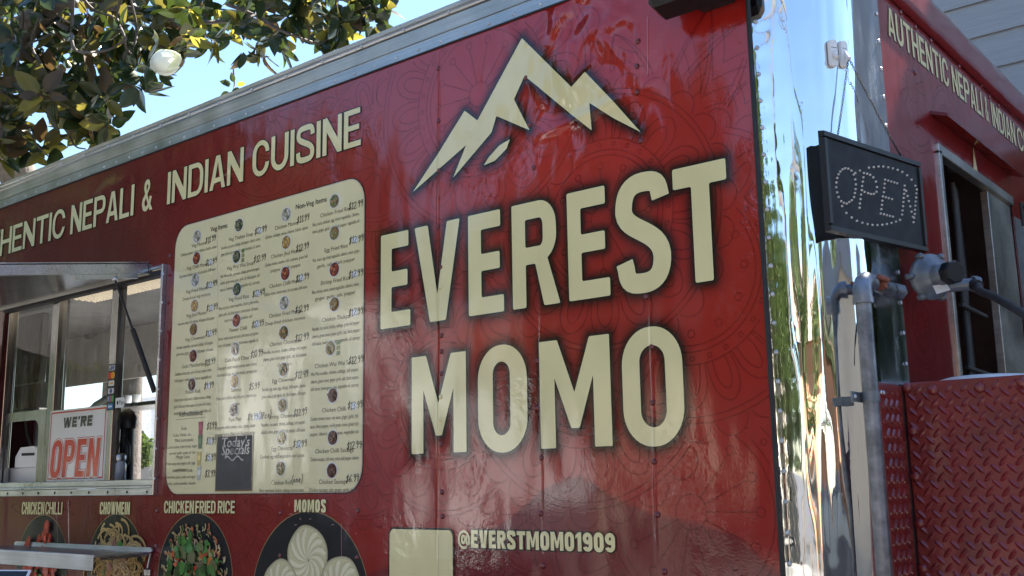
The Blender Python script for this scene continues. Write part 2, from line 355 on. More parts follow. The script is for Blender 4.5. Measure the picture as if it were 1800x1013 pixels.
    if ch in 'PR':
        b = h*.40; ro = (h-b)/2*.86; rx = min(ro, w*.46)
        o = arc(w-rx, b+ro, rx, ro, 270, 360, 6)+arc(w-rx, h-ro, rx, ro, 0, 90, 6)+[(0, h)]
        hole = [(s, b+t)]+arc(w-rx, b+ro, rx-s, ro-t, 270, 360, 6)+arc(w-rx, h-ro, rx-s, ro-t, 0, 90, 6)+[(s, h-t)]
        if ch == 'P': return [[(0, 0), (s, 0), (s, b)]+o, hole]
        return [[(0, 0), (s, 0), (s, b), (w*.40, b), (w-s*1.08, 0), (w, 0), (w*.72, b*1.06)]+o[2:], hole]
    if ch == 'S':
        q = s/2; c = []
        c += [(w-q*.9, h*.71)]+bez((w-q, h*.74), (w-q, h*.94), (w*.78, h-t/2+.01*h), (w/2, h-t/2+.01*h), 8)[1:]
        c += bez((w/2, h-t/2+.01*h), (w*.2, h-t/2+.01*h), (q, h*.90), (q, h*.74), 8)[1:]
        c += bez((q, h*.74), (q, h*.54), (w-q, h*.50), (w-q, h*.26), 12)[1:]
        c += bez((w-q, h*.26), (w-q, h*.08), (w*.78, t/2-.01*h), (w/2, t/2-.01*h), 8)[1:]
        c += bez((w/2, t/2-.01*h), (w*.2, t/2-.01*h), (q, h*.08), (q, h*.27), 8)[1:]+[(q*.95, h*.30)]
        return [thick(c, s*.97)]
    if ch == '1': return [[(w-s, 0), (w, 0), (w, h), (w-s*.8, h), (0, h*.83), (0, h*.66), (w-s, h*.77)]]
    if ch == '9':
        b = h*.38; ro = (h-b)/2; rr = w/2
        out = arc(rr, h-ro, rr, ro, 0, 270, 14)+[(w*.62, b), (w-s, b+ro*.25), (w-s, h*.25)]+arc(w/2, t+(w/2-s)*1.0, w/2-s, (w/2-s)*1.0, 0, -170, 6)+[(0, h*.2)]+arc(w/2, r, w/2, r, 200, 360, 8)
        return [out, arc(rr, h-ro, rr-s, ro-t, 0, 345, 14)]
    if ch == '@':
        q = s*.62; c = arc(w/2, h*.45, w/2-q/2, h*.55-q/2, 305, -20, 26)+[(w*.90, h*.22), (w*.80, h*.17), (w*.72, h*.24), (w*.71, h*.70)]
        i = [(w*.665, h*.5)]
        o2 = stad(w*.25, h*.19, w*.64, h*.73, w*.17, 5); i2 = stad(w*.25+q, h*.19+q, w*.64-q*.9, h*.73-q, w*.08, 5)
        return [thick(c, q), o2, i2]
    if ch == '&':
        o = [(w, 0), (w*.74, 0), (w*.66, h*.10), (w*.50, h*.01), (w*.34, -h*.01), (w*.12, h*.05), (0, h*.24), (w*.06, h*.40), (w*.27, h*.55),
             (w*.17, h*.72), (w*.19, h*.88), (w*.30, h*.98), (w*.45, h*1.01), (w*.62, h*.97), (w*.71, h*.84), (w*.68, h*.70), (w*.48, h*.53), (w*.64, h*.30),
             (w*.70, h*.46), (w*.90, h*.42), (w*.80, h*.20)]
        return [o, [(w*.37, h*.42), (w*.24, h*.30), (w*.26, h*.20), (w*.37, h*.14), (w*.50, h*.18), (w*.54, h*.22)], [(w*.42, h*.64), (w*.51, h*.73), (w*.52, h*.81), (w*.45, h*.86), (w*.38, h*.82), (w*.37, h*.73)]]
    return []
def layout(text, x0, x1, h, s, gap):
    fixed = sum(gap for _ in text[:-1])+sum(s for c in text if WREL.get(c, 1) == 0)
    u = (x1-x0-fixed)/max(.01, sum(WREL.get(c, 1) for c in text)); x = x0; out = []
    for c in text:
        rw = WREL.get(c, 1); ww = s if rw == 0 else rw*u
        out.append((c, x, ww)); x += ww+gap
    return out
def word(text, x0, x1, z0, z1, s, gap, shear=0):
    h = z1-z0; res = []
    for c, x, ww in layout(text, x0, x1, h, s, gap):
        g = glyph(c, ww, h, s)
        if g: res.append([[(x+p[0]+shear*p[1], z0+p[1]) for p in k] for k in g])
    return res
def grow(poly, d):
    n = len(poly); ar = sum(poly[i][0]*poly[(i+1) % n][1]-poly[(i+1) % n][0]*poly[i][1] for i in range(n))
    sg = 1 if ar > 0 else -1; out = []
    for i in range(n):
        a, p, b = poly[i-1], poly[i], poly[(i+1) % n]
        d1 = (p[0]-a[0], p[1]-a[1]); d2 = (b[0]-p[0], b[1]-p[1]); l1 = math.hypot(*d1); l2 = math.hypot(*d2)
        if l1 < 1e-9 or l2 < 1e-9: out.append(p); continue
        n1 = (d1[1]/l1*sg, -d1[0]/l1*sg); n2 = (d2[1]/l2*sg, -d2[0]/l2*sg); k = (n1[0]+n2[0], n1[1]+n2[1]); q = max(.35, (k[0]**2+k[1]**2)/2)
        out.append((p[0]+k[0]*d/q, p[1]+k[1]*d/q))
    return out
def fillet(poly, r, n=3):
    out = []; m = len(poly)
    for i in range(m):
        a, p, b = [Vector(poly[(i+k) % m]) for k in (-1, 0, 1)]
        l1, l2 = (a-p).length, (b-p).length
        if l1 < r*2.2 or l2 < r*2.2: out.append(tuple(p)); continue
        u, v = p+(a-p)/l1*r, p+(b-p)/l2*r
        for j in range(n+1):
            t = j/n; out.append(tuple(u*(1-t)**2+p*2*t*(1-t)+v*t*t))
    return out
SIDE = lambda y: (lambda a, b: (a, y, b))
def print_word(name, glyphs, parent, fn_of_layer, col=CREAM, edge=.004, ec=(.006, .005, .006)):
    mb = MB()
    for g in glyphs:
        if edge:
            mb.poly([grow(g[0], edge)]+[grow(k, -edge*.8) for k in g[1:]] if len(g) < 3 else g, fn_of_layer(1), 0, ec)
        mb.poly(g, fn_of_layer(2), 0, col)
    return mb.build(name, M_print, parent)

# ------------------------------------------------------------------ ground, street
M_asph = simple('asphalt', (.055, .055, .057), .9, 0, .35, 3, .004, 60)
M_conc = simple('concrete_paving', (.165, .157, .145), .85, 0, .18, 2, .002, 40)
g = MB(); g.add([(-300, -300, 0), (300, -300, 0), (300, 300, 0), (-300, 300, 0)], [(0, 1, 2, 3)])
tag(g.build('ground', M_asph), kind='structure')
g = MB(); g.bbox((-60, -13.5, -.3), (60, -9.5, .13), .01); tag(g.build('pavement', M_conc), kind='structure')
g = MB(); g.bbox((-40, -4.6, -.3), (30, 12, .006), .001); tag(g.build('concrete_bounce_lot', M_conc), kind='structure')  # unseen pale paving, added to bounce sunlight onto the shaded trailer
g = MB()
for i in range(14): g.add([(-42+i*6, -6.6, .004), (-39+i*6, -6.6, .004), (-39+i*6, -6.48, .004), (-42+i*6, -6.48, .004)], [(0, 1, 2, 3)])
tag(g.build('road_marking', simple('white_road_paint', (.7, .7, .68), .7)), kind='structure')

# ------------------------------------------------------------------ food trailer
XE = -.931; XC = -1.137; YB = 2.35; XL = -10.6; XG = -5.75; ZT = 2.916
T = thing('food_trailer', 'red wrapped food trailer with cream lettering, menu board, service window and polished metal corner', 'food trailer', (-3.6, 1.15, 0))
ox0 = S(2, 620)[0]; ox1 = S(284, 620)[0]+.012; oz0, oz1 = 1.492, 2.392          # service window opening
# side panel: fine grid carrying the printed colours
hill = sorted([S(*p) for p in ((640, 1010), (700, 985), (780, 960), (860, 930), (903, 903), (950, 858), (1000, 836), (1022, 833), (1045, 848), (1085, 874), (1140, 897), (1220, 915), (1293, 936), (1335, 975), (1378, 1013))])
hx = np.array([p[0] for p in hill]); hz = np.array([p[1] for p in hill])
st = .009; xs = np.arange(XG, XC+1e-6, st); xs[-1] = XC; zs = np.arange(.9, ZT+.004, st)
GX, GZ = np.meshgrid(xs, zs); nx, nz_ = len(xs), len(zs)
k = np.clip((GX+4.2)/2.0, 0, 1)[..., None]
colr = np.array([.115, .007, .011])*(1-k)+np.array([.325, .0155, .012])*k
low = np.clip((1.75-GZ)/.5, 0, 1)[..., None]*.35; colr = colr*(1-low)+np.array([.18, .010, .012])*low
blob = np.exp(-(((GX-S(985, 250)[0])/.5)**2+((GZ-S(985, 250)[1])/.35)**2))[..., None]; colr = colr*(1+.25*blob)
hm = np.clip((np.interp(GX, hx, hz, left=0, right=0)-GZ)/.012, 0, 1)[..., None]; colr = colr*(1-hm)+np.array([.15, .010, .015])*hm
vv = np.stack([GX, np.zeros_like(GX), GZ], -1).reshape(-1, 3)
ii = (np.arange(nz_-1)[:, None]*nx+np.arange(nx-1)[None]).ravel()
cx, cz = (vv[ii, 0]+st/2), (vv[ii, 2]+st/2)
ii = ii[~((cx > ox0) & (cx < ox1) & (cz > oz0) & (cz < oz1))]
me = bpy.data.meshes.new('side_panel'); me.vertices.add(len(vv)); me.vertices.foreach_set('co', vv.ravel())
fc = np.stack([ii, ii+1, ii+1+nx, ii+nx], -1)
me.loops.add(fc.size); me.loops.foreach_set('vertex_index', fc.ravel().astype(np.int32))
me.polygons.add(len(fc)); me.polygons.foreach_set('loop_start', np.arange(0, fc.size, 4, dtype=np.int32)); me.update(calc_edges=True)
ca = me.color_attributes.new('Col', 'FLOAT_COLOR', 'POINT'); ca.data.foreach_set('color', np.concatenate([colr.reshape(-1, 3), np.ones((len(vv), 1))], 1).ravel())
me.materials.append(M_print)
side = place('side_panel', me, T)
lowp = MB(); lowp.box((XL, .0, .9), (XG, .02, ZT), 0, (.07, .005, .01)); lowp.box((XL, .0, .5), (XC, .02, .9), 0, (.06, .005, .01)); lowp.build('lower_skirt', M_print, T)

# printed dark-red line drawings (mandalas)
def ribbon(mb, pts, wd, y=-.0010, clip=True):
    seg = []
    def flush():
        if len(seg) > 1:
            p = thick(seg, wd); n = len(seg)
            vs = [(a, y, b) for a, b in p]; mb.add(vs, [(i, i+1, 2*n-2-i, 2*n-1-i) for i in range(n-1)])
        seg.clear()
    for p in pts:
        ok = XG < p[0] < XC-.004 and 1.0 < p[1] < ZT-.004 and not any(math.hypot(p[0]-a_, p[1]-b_) < c_*1.03 for a_, b_, c_ in DONE) and not (ox0-.05 < p[0] < ox1+.05 and oz0-.05 < p[1] < oz1+.05)
        if ok: seg.append(p)
        else: flush()
    flush()
def circ(cx, cz, r, n=40, a0=0, a1=360): return arc(cx, cz, r, r, a0, a1, n)
lines = MB(); LW = .0042
DONE = []
def mandala(cx, cz, r, seed):
    q = random.Random(seed); rb = lambda p, k=1: ribbon(lines, p, LW*k)
    rb(circ(cx, cz, r*.09, 16)); n = q.choice((12, 14, 16))
    for i in range(n):
        a = 360*i/n; e = (cx+r*.36*cos(R(a)), cz+r*.36*sin(R(a)))
        rb([(cx+r*.09*cos(R(a)), cz+r*.09*sin(R(a))), e]); rb(circ(cx+r*.385*cos(R(a)), cz+r*.385*sin(R(a)), r*.025, 8))
    for f in (.46, .50): rb(circ(cx, cz, r*f))
    for i in range(28): a = R(360*i/28); rb(circ(cx+r*.54*cos(a), cz+r*.54*sin(a), r*.016, 6))
    for f in (.58,): rb(circ(cx, cz, r*f))
    m = q.choice((16, 18, 20))
    for i in range(m):                               # petals with inner petal
        a = R(360*i/m); da = pi/m
        for sc, wd in ((1, .92), (.72, .5)):
            P = lambda rr, aa: (cx+rr*cos(aa), cz+rr*sin(aa))
            c = bez(P(r*.58, a-da*wd), P(r*(.58+.22*sc), a-da*wd*1.1), P(r*(.58+.26*sc), a-da*.35*wd), P(r*(.58+.27*sc), a), 5)
            d = bez(P(r*(.58+.27*sc), a), P(r*(.58+.26*sc), a+da*.35*wd), P(r*(.58+.22*sc), a+da*wd*1.1), P(r*.58, a+da*wd), 5)
            rb(c+d[1:])
    for f in (.90, .94): rb(circ(cx, cz, r*f, 56))
    for i in range(24):
        a = R(360*i/24); rb(arc(cx+r*.94*cos(a), cz+r*.94*sin(a), r*.11, r*.11, math.degrees(a)-85, math.degrees(a)+85, 8))
    DONE.append((cx, cz, r))
def leafy(p0, p1, wd, nl):
    (ax, az), (bx, bz) = S(*p0), S(*p1); L = math.hypot(bx-ax, bz-az); d = ((bx-ax)/L, (bz-az)/L); nrm = (-d[1], d[0])
    P = lambda t, k: (ax+d[0]*L*t+nrm[0]*k*wd, az+d[1]*L*t+nrm[1]*k*wd)
    for sg in (1, -1):
        for sc in (1, .78): ribbon(lines, bez(P(0, 0), P(.25, sg*1.3*sc), P(.7, sg*1.1*sc), P(1, 0), 14), LW)
    for i in range(nl):
        t = .12+.7*i/nl
        for sg in (1, -1): ribbon(lines, bez(P(t, 0), P(t+.06, sg*.2), P(t+.12, sg*.5), P(t+.14, sg*.68), 5), LW*.8)
for i, (px, py, r) in enumerate(((842, 166, .46), (668, 290, .40), (1058, 385, .40), (1210, 480, .42), (905, 330, .30), (1020, 620, .46), (780, 700, .38), (1215, 900, .50), (940, 905, .34),
                                  (480, 200, .36), (250, 330, .40), (40, 420, .40), (640, 760, .30), (400, 905, .32), (210, 925, .28), (1290, 660, .34), (700, 520, .34))):
    mandala(*S(px, py), r, i)
for a in (((1130, 330), (1330, 20), .10, 7), ((1160, 300), (1250, 10), .07, 6), ((1240, 330), (1340, 120), .07, 6), ((1080, 60), (1160, 260), .07, 6), ((560, 130), (640, 260), .06, 5), ((1160, 620), (1330, 560), .07, 6),
          ((700, 380), (800, 230), .06, 6), ((1180, 780), (1350, 720), .08, 6), ((960, 300), (1100, 260), .06, 6), ((690, 720), (720, 900), .06, 6), ((20, 890), (130, 905), .05, 4)): leafy(*a)
o = lines.build('line_pattern', M_line, side); tag(o, kind='stuff')

# big name lettering, traced to real size on the wall
Zt, Zb, Mt, Mb = 2.3175, 2.0005, 1.8945, 1.589
def X(px, py): return S(px, py)[0]
LET = []
def L(ch, contours, r=.006): LET.append((ch, [fillet(c, r) for c in contours]))
def Eshape(x0, x1, xs_, xm, z0, z1):
    h = z1-z0; return [[(x0, z0), (x1, z0), (x1, z0+h*.165), (xs_, z0+h*.165), (xs_, z0+h*.425), (xm, z0+h*.425), (xm, z0+h*.592), (xs_, z0+h*.592), (xs_, z0+h*.835), (xm+.004, z0+h*.835), (xm+.004, z1), (x0, z1)]]
L('E', Eshape(X(670.5, 500), X(722.5, 570), X(689.5, 500), X(717.5, 485), Zb, Zt))
vx = [X(730, 404), X(753, 400), X(769.8, 522), X(786.6, 390), X(809, 386), X(785, 561), X(757, 565)]
L('V', [[(vx[0], Zt), (vx[6], Zb), (vx[5], Zb), (vx[4], Zt), (vx[3], Zt), (vx[2], Zb+.085), (vx[1], Zt)]])
L('E', Eshape(X(824.5, 460), X(887.5, 546), X(847, 460), X(879.5, 450), Zb, Zt))
x0, x1, xs_ = X(901.5, 450), X(978.5, 405), X(925, 450); zb = Zb+.128; ro = (Zt-zb)/2*.82; rx = .062
L('R', [[(x0, Zb), (xs_, Zb), (xs_, zb), (X(942, 460), zb), (X(958, 537), Zb), (X(986.5, 533), Zb), (X(963.5, 452), zb+.012)]+arc(x1-rx, zb+ro+.004, rx, ro, 300, 360, 5)+arc(x1-rx, Zt-ro, rx, ro, 0, 90, 6)+[(x0, Zt)],
        [(xs_, zb+.052)]+arc(x1-rx, zb+ro, rx-.049, ro-.052, 270, 360, 6)+arc(x1-rx, Zt-ro, rx-.049, ro-.052, 0, 90, 6)+[(xs_, Zt-.052)]])
L('E', Eshape(X(999.5, 440), X(1074.4, 518), X(1023, 440), X(1064.5, 420), Zb, Zt))
x0, x1 = X(1084, 400), X(1181, 460); ww = x1-x0; q = .0265
xc = (x0+x1)/2-.003; zt, zbm = Zt+.012-q, Zb-.006+q
c = [(X(1162, 352), Zt-.068)]+bez((X(1160, 345), Zt-.055), (X(1158, 330), Zt-.022), (X(1150, 320), zt), (xc+.006, zt), 7)[1:]
c += bez((xc+.006, zt), (xc-.04, zt), (x0+q, Zt-.045), (x0+q, Zt-.092), 9)[1:]
c += bez((x0+q, Zt-.092), (x0+q+.006, Zt-.150), (x1-q-.006, Zb+.165), (x1-q, Zb+.092), 12)[1:]
c += bez((x1-q, Zb+.092), (x1-q, Zb+.04), (xc+.04, zbm), (xc, zbm), 9)[1:]
c += bez((xc, zbm), (xc-.045, zbm), (x0+q+.006, Zb+.03), (x0+q+.002, Zb+.066), 7)[1:]+[(x0+q-.003, Zb+.085)]
L('S', [thick(c, .055)], .003)
xa, xb = X(1183, 315), X(1277, 300); xl, xr = X(1220, 420), X(1252, 415)
L('T', [[(xl, Zb), (xr, Zb), (xr, Zt-.057), (xb, Zt-.057), (xb, Zt), (xa, Zt), (xa, Zt-.057), (xl, Zt-.057)]])
def Mshape(px0, px1, s0, s1, vb0, vb1, vt, y):
    x0, x1 = X(px0, y), X(px1, y); s0, s1 = X(s0, y), X(s1, y); v0, v1, vm = X(vb0, y), X(vb1, y), X(vt, y); h = Mt-Mb
    return [[(x0, Mb), (s0, Mb), (s0, Mb+h*.645), (v0, Mb+h*.175), (v1, Mb+h*.175), (s1, Mb+h*.645), (s1, Mb), (x1, Mb), (x1, Mt), (s1-.010, Mt), (vm, Mb+h*.50), (s0+.012, Mt), (x0, Mt)]]
L('M', Mshape(725, 820.8, 745.5, 798.3, 767.4, 777.7, 771.8, 720), .004)
def Oshape(px0, px1, i0, i1, y):
    x0, x1, a, b = X(px0, y), X(px1, y), X(i0, y), X(i1, y); w0 = x1-x0; d = .006; r = w0*.48; r2 = (b-a)*.5
    return [stad(x0, Mb-d, x1, Mt+d, r, 10), stad(a, Mb-d+.05, b, Mt+d-.05, r2, 10)]
LET.append(('O', Oshape(841.5, 928, 867.8, 898, 700)))
L('M', Mshape(950.5, 1075, 976.3, 1044.5, 1004, 1018.5, 1010.8, 690), .004)
LET.append(('O', Oshape(1095.5, 1202.5, 1126.5, 1171.5, 680)))
z6 = lambda a, b: S(650+a/2.533, 40+b/2.533)
logo = [z6(*p) for p in ((680, 70), (900, 288), (960, 220), (1085, 350), (1208, 488), (1090, 428), (980, 358), (991, 481), (900, 410), (692, 238), (645, 343), (714, 480), (567, 417), (545, 490), (374, 692), (432, 546), (195, 755), (310, 580), (425, 393), (482, 437))]
sliver = [z6(*p) for p in ((627, 520), (612, 562), (560, 616), (510, 637), (533, 600), (580, 548))]
LOG = [fillet(logo, .004), fillet(sliver, .003)]
# soft black print glow round name and emblem
allc = [c for _, cs in LET for c in cs]+LOG
gx = np.arange(X(655, 500), XC-.002, .0062); gz = np.arange(Mb-.07, S(922, 60)[1]+.05, .0062)
AX, AZ = np.meshgrid(gx, gz); P0 = np.stack([AX.ravel(), AZ.ravel()], -1); dmin = np.full(len(P0), 9.)
for c in allc:
    a = np.array(c); b = np.roll(a, -1, 0)
    lo, hi = a.min(0)-.07, a.max(0)+.07; sel = np.where(((P0 > lo) & (P0 < hi)).all(1))[0]; p = P0[sel]
    for s_, e_ in zip(a, b):
        dd = e_-s_; L2 = dd@dd
        if L2 < 1e-12: continue
        t = np.clip(((p-s_)@dd)/L2, 0, 1); dmin[sel] = np.minimum(dmin[sel], np.hypot(*(p-s_-t[:, None]*dd).T))
al = np.where(dmin < .06, .88*np.exp(-(dmin/.019)**1.4), 0); al[al < .015] = 0
n1 = len(gx); jj = (np.arange(len(gz)-1)[:, None]*n1+np.arange(n1-1)[None]).ravel(); fc = np.stack([jj, jj+1, jj+1+n1, jj+n1], -1)
fc = fc[(al[fc] > 0).any(1)]
me = bpy.data.meshes.new('letter_glow'); me.from_pydata(np.stack([P0[:, 0], np.full(len(P0), -.0018), P0[:, 1]], -1).tolist(), [], fc.tolist())
ga = me.attributes.new('glow', 'FLOAT', 'POINT'); ga.data.foreach_set('value', al.astype(np.float32)); me.materials.append(M_glow)
place('letter_glow', me, side)
for ch, cs in LET:
    mb = MB(); mb.poly([grow(cs[0], .0025)]+[grow(k, -.0025) for k in cs[1:]], SIDE(-.0024), 0, (.006, .005, .006)); mb.poly(cs, SIDE(-.0032), 0, CREAM); mb.build('letter', M_print, side)
mb = MB()
for c in LOG: mb.poly([grow(c, .0025)], SIDE(-.0024), 0, (.006, .005, .006)); mb.poly([c], SIDE(-.0032), 0, CREAM)
mb.build('mountain_emblem', M_print, side)
# header line
lay = lambda k: SIDE(-.0012-.0008*k)
zh0, zh1 = S(636, 254.5)[1], S(634, 188.5)[1]
for t, a, b in (('CUISINE', S(444.5, 300)[0], S(635.3, 222)[0]), ('INDIAN', S(295.5, 330)[0], S(429, 290)[0]), ('&', S(251, 345)[0], S(270, 340)[0]), ('NEPALI', S(126, 380)[0], S(237, 340)[0]), ('AUTHENTIC', S(116, 380)[0]-1.02, S(116, 380)[0])):
    print_word('header_word', word(t, a, b, zh0, zh1, .0225, .0115), side, lay)
for t, pa, pb, y in (('CHICKEN', 39.5, 79, 893), ('CHILLI', 81, 110.5, 893), ('CHOWMEIN', 176.5, 229.5, 893), ('CHICKEN', 289.5, 342, 891), ('FRIED', 344.5, 380, 891), ('RICE', 384, 414, 891), ('MOMOS', 518.5, 574, 889)):
    z1, z0 = S((pa+pb)/2, y-10.5)[1], S((pa+pb)/2, y+11.5)[1]
    print_word('food_heading', word(t, S(pa, y)[0], S(pb, y)[0], z0, z1, .34*(S(pb, y)[0]-S(pa, y)[0])/len(t), .13*(S(pb, y)[0]-S(pa, y)[0])/len(t)), side, lay, edge=.0016)
print_word('account_name', word('@EVERSTMOMO1909', S(806, 948)[0], S(1082, 952)[0], S(826, 962.7)[1], S(826, 932)[1], .0125, .0045), side, lay)
# cream plate with its black edge where the code square is printed (left blank)
qa, qb = S(686, 930), S(796.5, 932)
mb = MB(); mb.poly([stad(qa[0]-.006, 1.02, qb[0]+.006, qa[1]+.006, .022, 4)], lay(1), 0, (.006, .005, .006)); mb.poly([stad(qa[0], 1.03, qb[0], qa[1], .018, 4)], lay(2), 0, CREAM); mb.build('blank_print_plate', M_print, side)
# film-covered rivets along the frame posts
rm = MB(); rm.lathe([(.0085, 0), (.0078, .002), (.005, .0042), (.002, .005), (.0002, .0051)], (0, 0, 0), (0, -1, 0), 10, 0, (.13, .007, .01)); rme = rm.mesh('rivet', M_print)
rv = [(925, 80), (925, 137), (932, 220), (938, 295), (1122, 73), (1120, 117), (1120, 163), (1127, 248), (1136, 522), (1146, 610), (1147, 708), (1150, 812), (1156, 905), (945, 635), (945, 718), (952, 805), (951, 903), (955, 995),
      (776, 470), (775, 505), (776, 590), (776, 618), (776, 657), (776, 698), (776, 738), (776, 782), (777, 865), (778, 908), (770, 120), (771, 213), (772, 300), (770, 400), (630, 898), (628, 980), (494, 902), (493, 977), (277, 898), (122, 885), (122, 990), (275, 960), (300, 450), (289, 520), (285, 600), (280, 700), (278, 836), (1168, 1005)]
rm2 = MB(); rm2.lathe([(.0085, 0), (.0078, .002), (.005, .0042), (.002, .005), (.0002, .0051)], (0, 0, 0), (0, -1, 0), 10, 0, CREAM); rmc = rm2.mesh('rivet', M_print)
def in_poly(p, poly):
    c = False
    for i in range(len(poly)):
        (x1, y1), (x2, y2) = poly[i-1], poly[i]
        if (y1 > p[1]) != (y2 > p[1]) and p[0] < (x2-x1)*(p[1]-y1)/(y2-y1)+x1: c = not c
    return c
for p in rv:
    a, b = S(*p); on = any(sum(in_poly((a, b), k) for k in cs) % 2 for _, cs in LET) or any(in_poly((a, b), k) for k in LOG)
    place('rivet', rmc if on else rme, side, (a, -.0026 if on else -.0008, b))
mb = MB()                                             # scratches
for p0, p1 in (((864, 65), (866, 180)), ((768, 590), (769, 650)), ((1145, 535), (1335, 519)), ((868, 585), (935, 578)), ((423, 925), (426, 970)), ((427, 895), (428, 955)), ((700, 860), (715, 890)), ((1010, 900), (1050, 915)), ((101, 905), (103, 965)), ((122, 930), (122, 975)), ((650, 232), (700, 220)), ((655, 240), (690, 233)), ((1110, 545), (1140, 541)), ((1150, 1000), (960, 985))):
    ribbon(mb, [S(p0[0]+(p1[0]-p0[0])*i/6+random.uniform(-.6, .6), p0[1]+(p1[1]-p0[1])*i/6) for i in range(7)], .0014, -.0040)
for px_, y0_, y1_ in ((770, 330, 1013), (1141, 30, 1013), (948, 560, 1013), (600, 890, 1013), (384, 400, 866)): ribbon(mb, [S(px_+(y-500)*.004, y) for y in np.linspace(y0_, y1_, 30)], .0011, -.0040)
for _ in range(170):
    cxp, cyp = random.choice(((640, 900), (500, 900), (560, 915), (770, 500), (300, 820), (770, 300), (1290, 400), (1300, 300), (420, 900), (860, 40), (700, 860)))
    a = (random.gauss(cxp, 22), random.gauss(cyp, 30)); an = random.uniform(0, 6.3); ln = random.uniform(2, 7)
    if a[1] < 330-.37*(a[0]-0)+70: continue
    ribbon(mb, [S(a[0], a[1]), S(a[0]+cos(an)*ln, a[1]+sin(an)*ln)], .0013, -.0040)
tag(mb.build('scratch', M_scratch, side), kind='stuff')

# ---------------- top rail
rail = MB()
prof = [(-.003, ZT), (-.006, ZT), (-.006, 2.9525), (-.0035, 2.9540), (-.0035, 2.9560), (-.008, 2.9575), (-.012, 3.002), (-.018, 3.006), (-.020, 3.012), (-.018, 3.018), (-.022, 3.022), (-.024, 3.036), (-.014, 3.042), (.05, 3.046)]
n = 90
vs = [(XL+(XC+.004-XL)*i/n, p[0]+.0008*sin(i*2.1), p[1]) for i in range(n+1) for p in prof]; m_ = len(prof)
rail.add(vs, [[i*m_+j, i*m_+j+1, (i+1)*m_+j+1, (i+1)*m_+j] for i in range(n) for j in range(m_-1)])
RAIL = rail.build('top_rail', M_alu, T)
rm = MB(); rm.lathe([(.0062, 0), (.0062, .001), (.004, .0028), (.0024, .003), (.002, .0014), (.0002, .0012)], (0, 0, 0), (0, -1, 0), 9); rme2 = rm.mesh('rivet', M_steel)
x = XL+.05; i = 0
while x < XC:
    place('rivet', rme2, RAIL, (x, -.006, 2.930)); i += 1
    if i % 2: place('rivet', rme2, RAIL, (x+.05, -.021, 3.013))
    x += .104
seal = MB(); seal.box((XL, -.0045, ZT-.005), (XC, .004, ZT-.0005)); seal.build('seal_strip', M_dark, T)

# ---------------- polished corner
YE = .379; RC = XE-(XC+.028)
def cprof():
    p = [(XC, 0.0), (XC+.014, -.0006), (XC+.028, 0)]
    p += [(XC+.028+RC*sin(R(a)), RC-RC*cos(R(a))) for a in np.linspace(4, 90, 26)]
    return p+[(XE+.001, RC+.03), (XE-.001, RC+.07), (XE+.0015, YE-.02), (XE+.002, YE)]
cp = cprof(); nz2 = 110; mb = MB(); vs = []
for i in range(nz2+1):
    z = .6+(3.0-.6)*i/nz2
    for j, p in enumerate(cp):
        f = min(1, max(0, (j-2)/6))*min(1, (len(cp)-1-j)/4)
        dn = f*(.0011*sin(z*5.1+j*.9)+.0008*sin(z*11.3-j*1.7)+.0006*sin(j*2.3))
        vs.append((p[0]+dn*.7, p[1]-dn*.7, z))
m_ = len(cp); mb.add(vs, [[i*m_+j, i*m_+j+1, (i+1)*m_+j+1, (i+1)*m_+j] for i in range(nz2) for j in range(m_-1)], 0, (1, 1, 1), True)
mb.m = [1 if (k_ % (m_-1)) >= m_-5 else 0 for k_ in range(len(mb.f))]
CORNER = mb.build('corner_sheet', [M_chrome, M_flange], T)
for i in range(13, 42):
    z = i*.072; place('rivet', rme2, CORNER, (XC+.018, -.0012, z))
    z = i*.081
    if 1.75 < z < 2.98: place('rivet', rme2, CORNER, (XE+.0035, YE-.018, z), Matrix.Rotation(pi/2, 3, 'Z'))
mb = MB(); mb.bbox((XC-.004, -.008, .6), (XC+.0035, .003, 2.95), .001); mb.build('black_edge_trim', M_dark, T)
mb = MB(); mb.tube([atx(1475, -10, XE+.004)*1, ], .001) if False else None

# ---------------- end wall with opening, roof
zl = atx(1651, 80, XE).z
yl, yr = atx(1652, 330, XE).y, atx(1777, 357, XE).y; zt_ = atx(1643, 261, XE).z
zt_ = (atx(1646, 263, XE).z+atx(1775, 356, XE).z)/2
mb = MB(); FE = lambda k: (lambda a, b: (XE+.0008*k, a, b))
mb.poly([[(YE-.01, .9), (YB, .9), (YB, zl+.03), (YE-.01, zl+.03)], [(yl, 1.3), (yr, 1.3), (yr, zt_), (yl, zt_)]], FE(0), 0, (.19, .010, .012))
END = mb.build('end_panel', M_print, T)
zi0, zi1 = (atx(1742.5, 218.7, XE).z+atx(1559.2, 62.2, XE).z)/2, (atx(1741.8, 180.7, XE).z+atx(1561.6, 13, XE).z)/2
for t, pa, pb, py in (('AUTHENTIC', 1559.5, 1666, 70), ('NEPALI', 1672.5, 1725.5, 170), ('&', 1730, 1736, 200), ('INDIAN', 1741.8, 1783, 215)):
    mid = lambda px: 62.2+(px-1559)*.85-22
    print_word('header_word', word(t, atx(pa, mid(pa), XE).y, atx(pb, mid(pb), XE).y, zi0, zi1, .0155, .008), END, FE, edge=.003)
yq = atx(1786.5, mid(1786.5), XE).y; print_word('header_word', word('CUISINE', yq, yq+.52, zi0, zi1, .0155, .008), END, FE, edge=.003)
ml = MB(); LO = MB()
def eribbon(pts, wd=.004):
    p = thick(pts, wd); n_ = len(pts); LO.add([(XE+.0004, a, b) for a, b in p], [(i, i+1, 2*n_-2-i, 2*n_-1-i) for i in range(n_-1)])
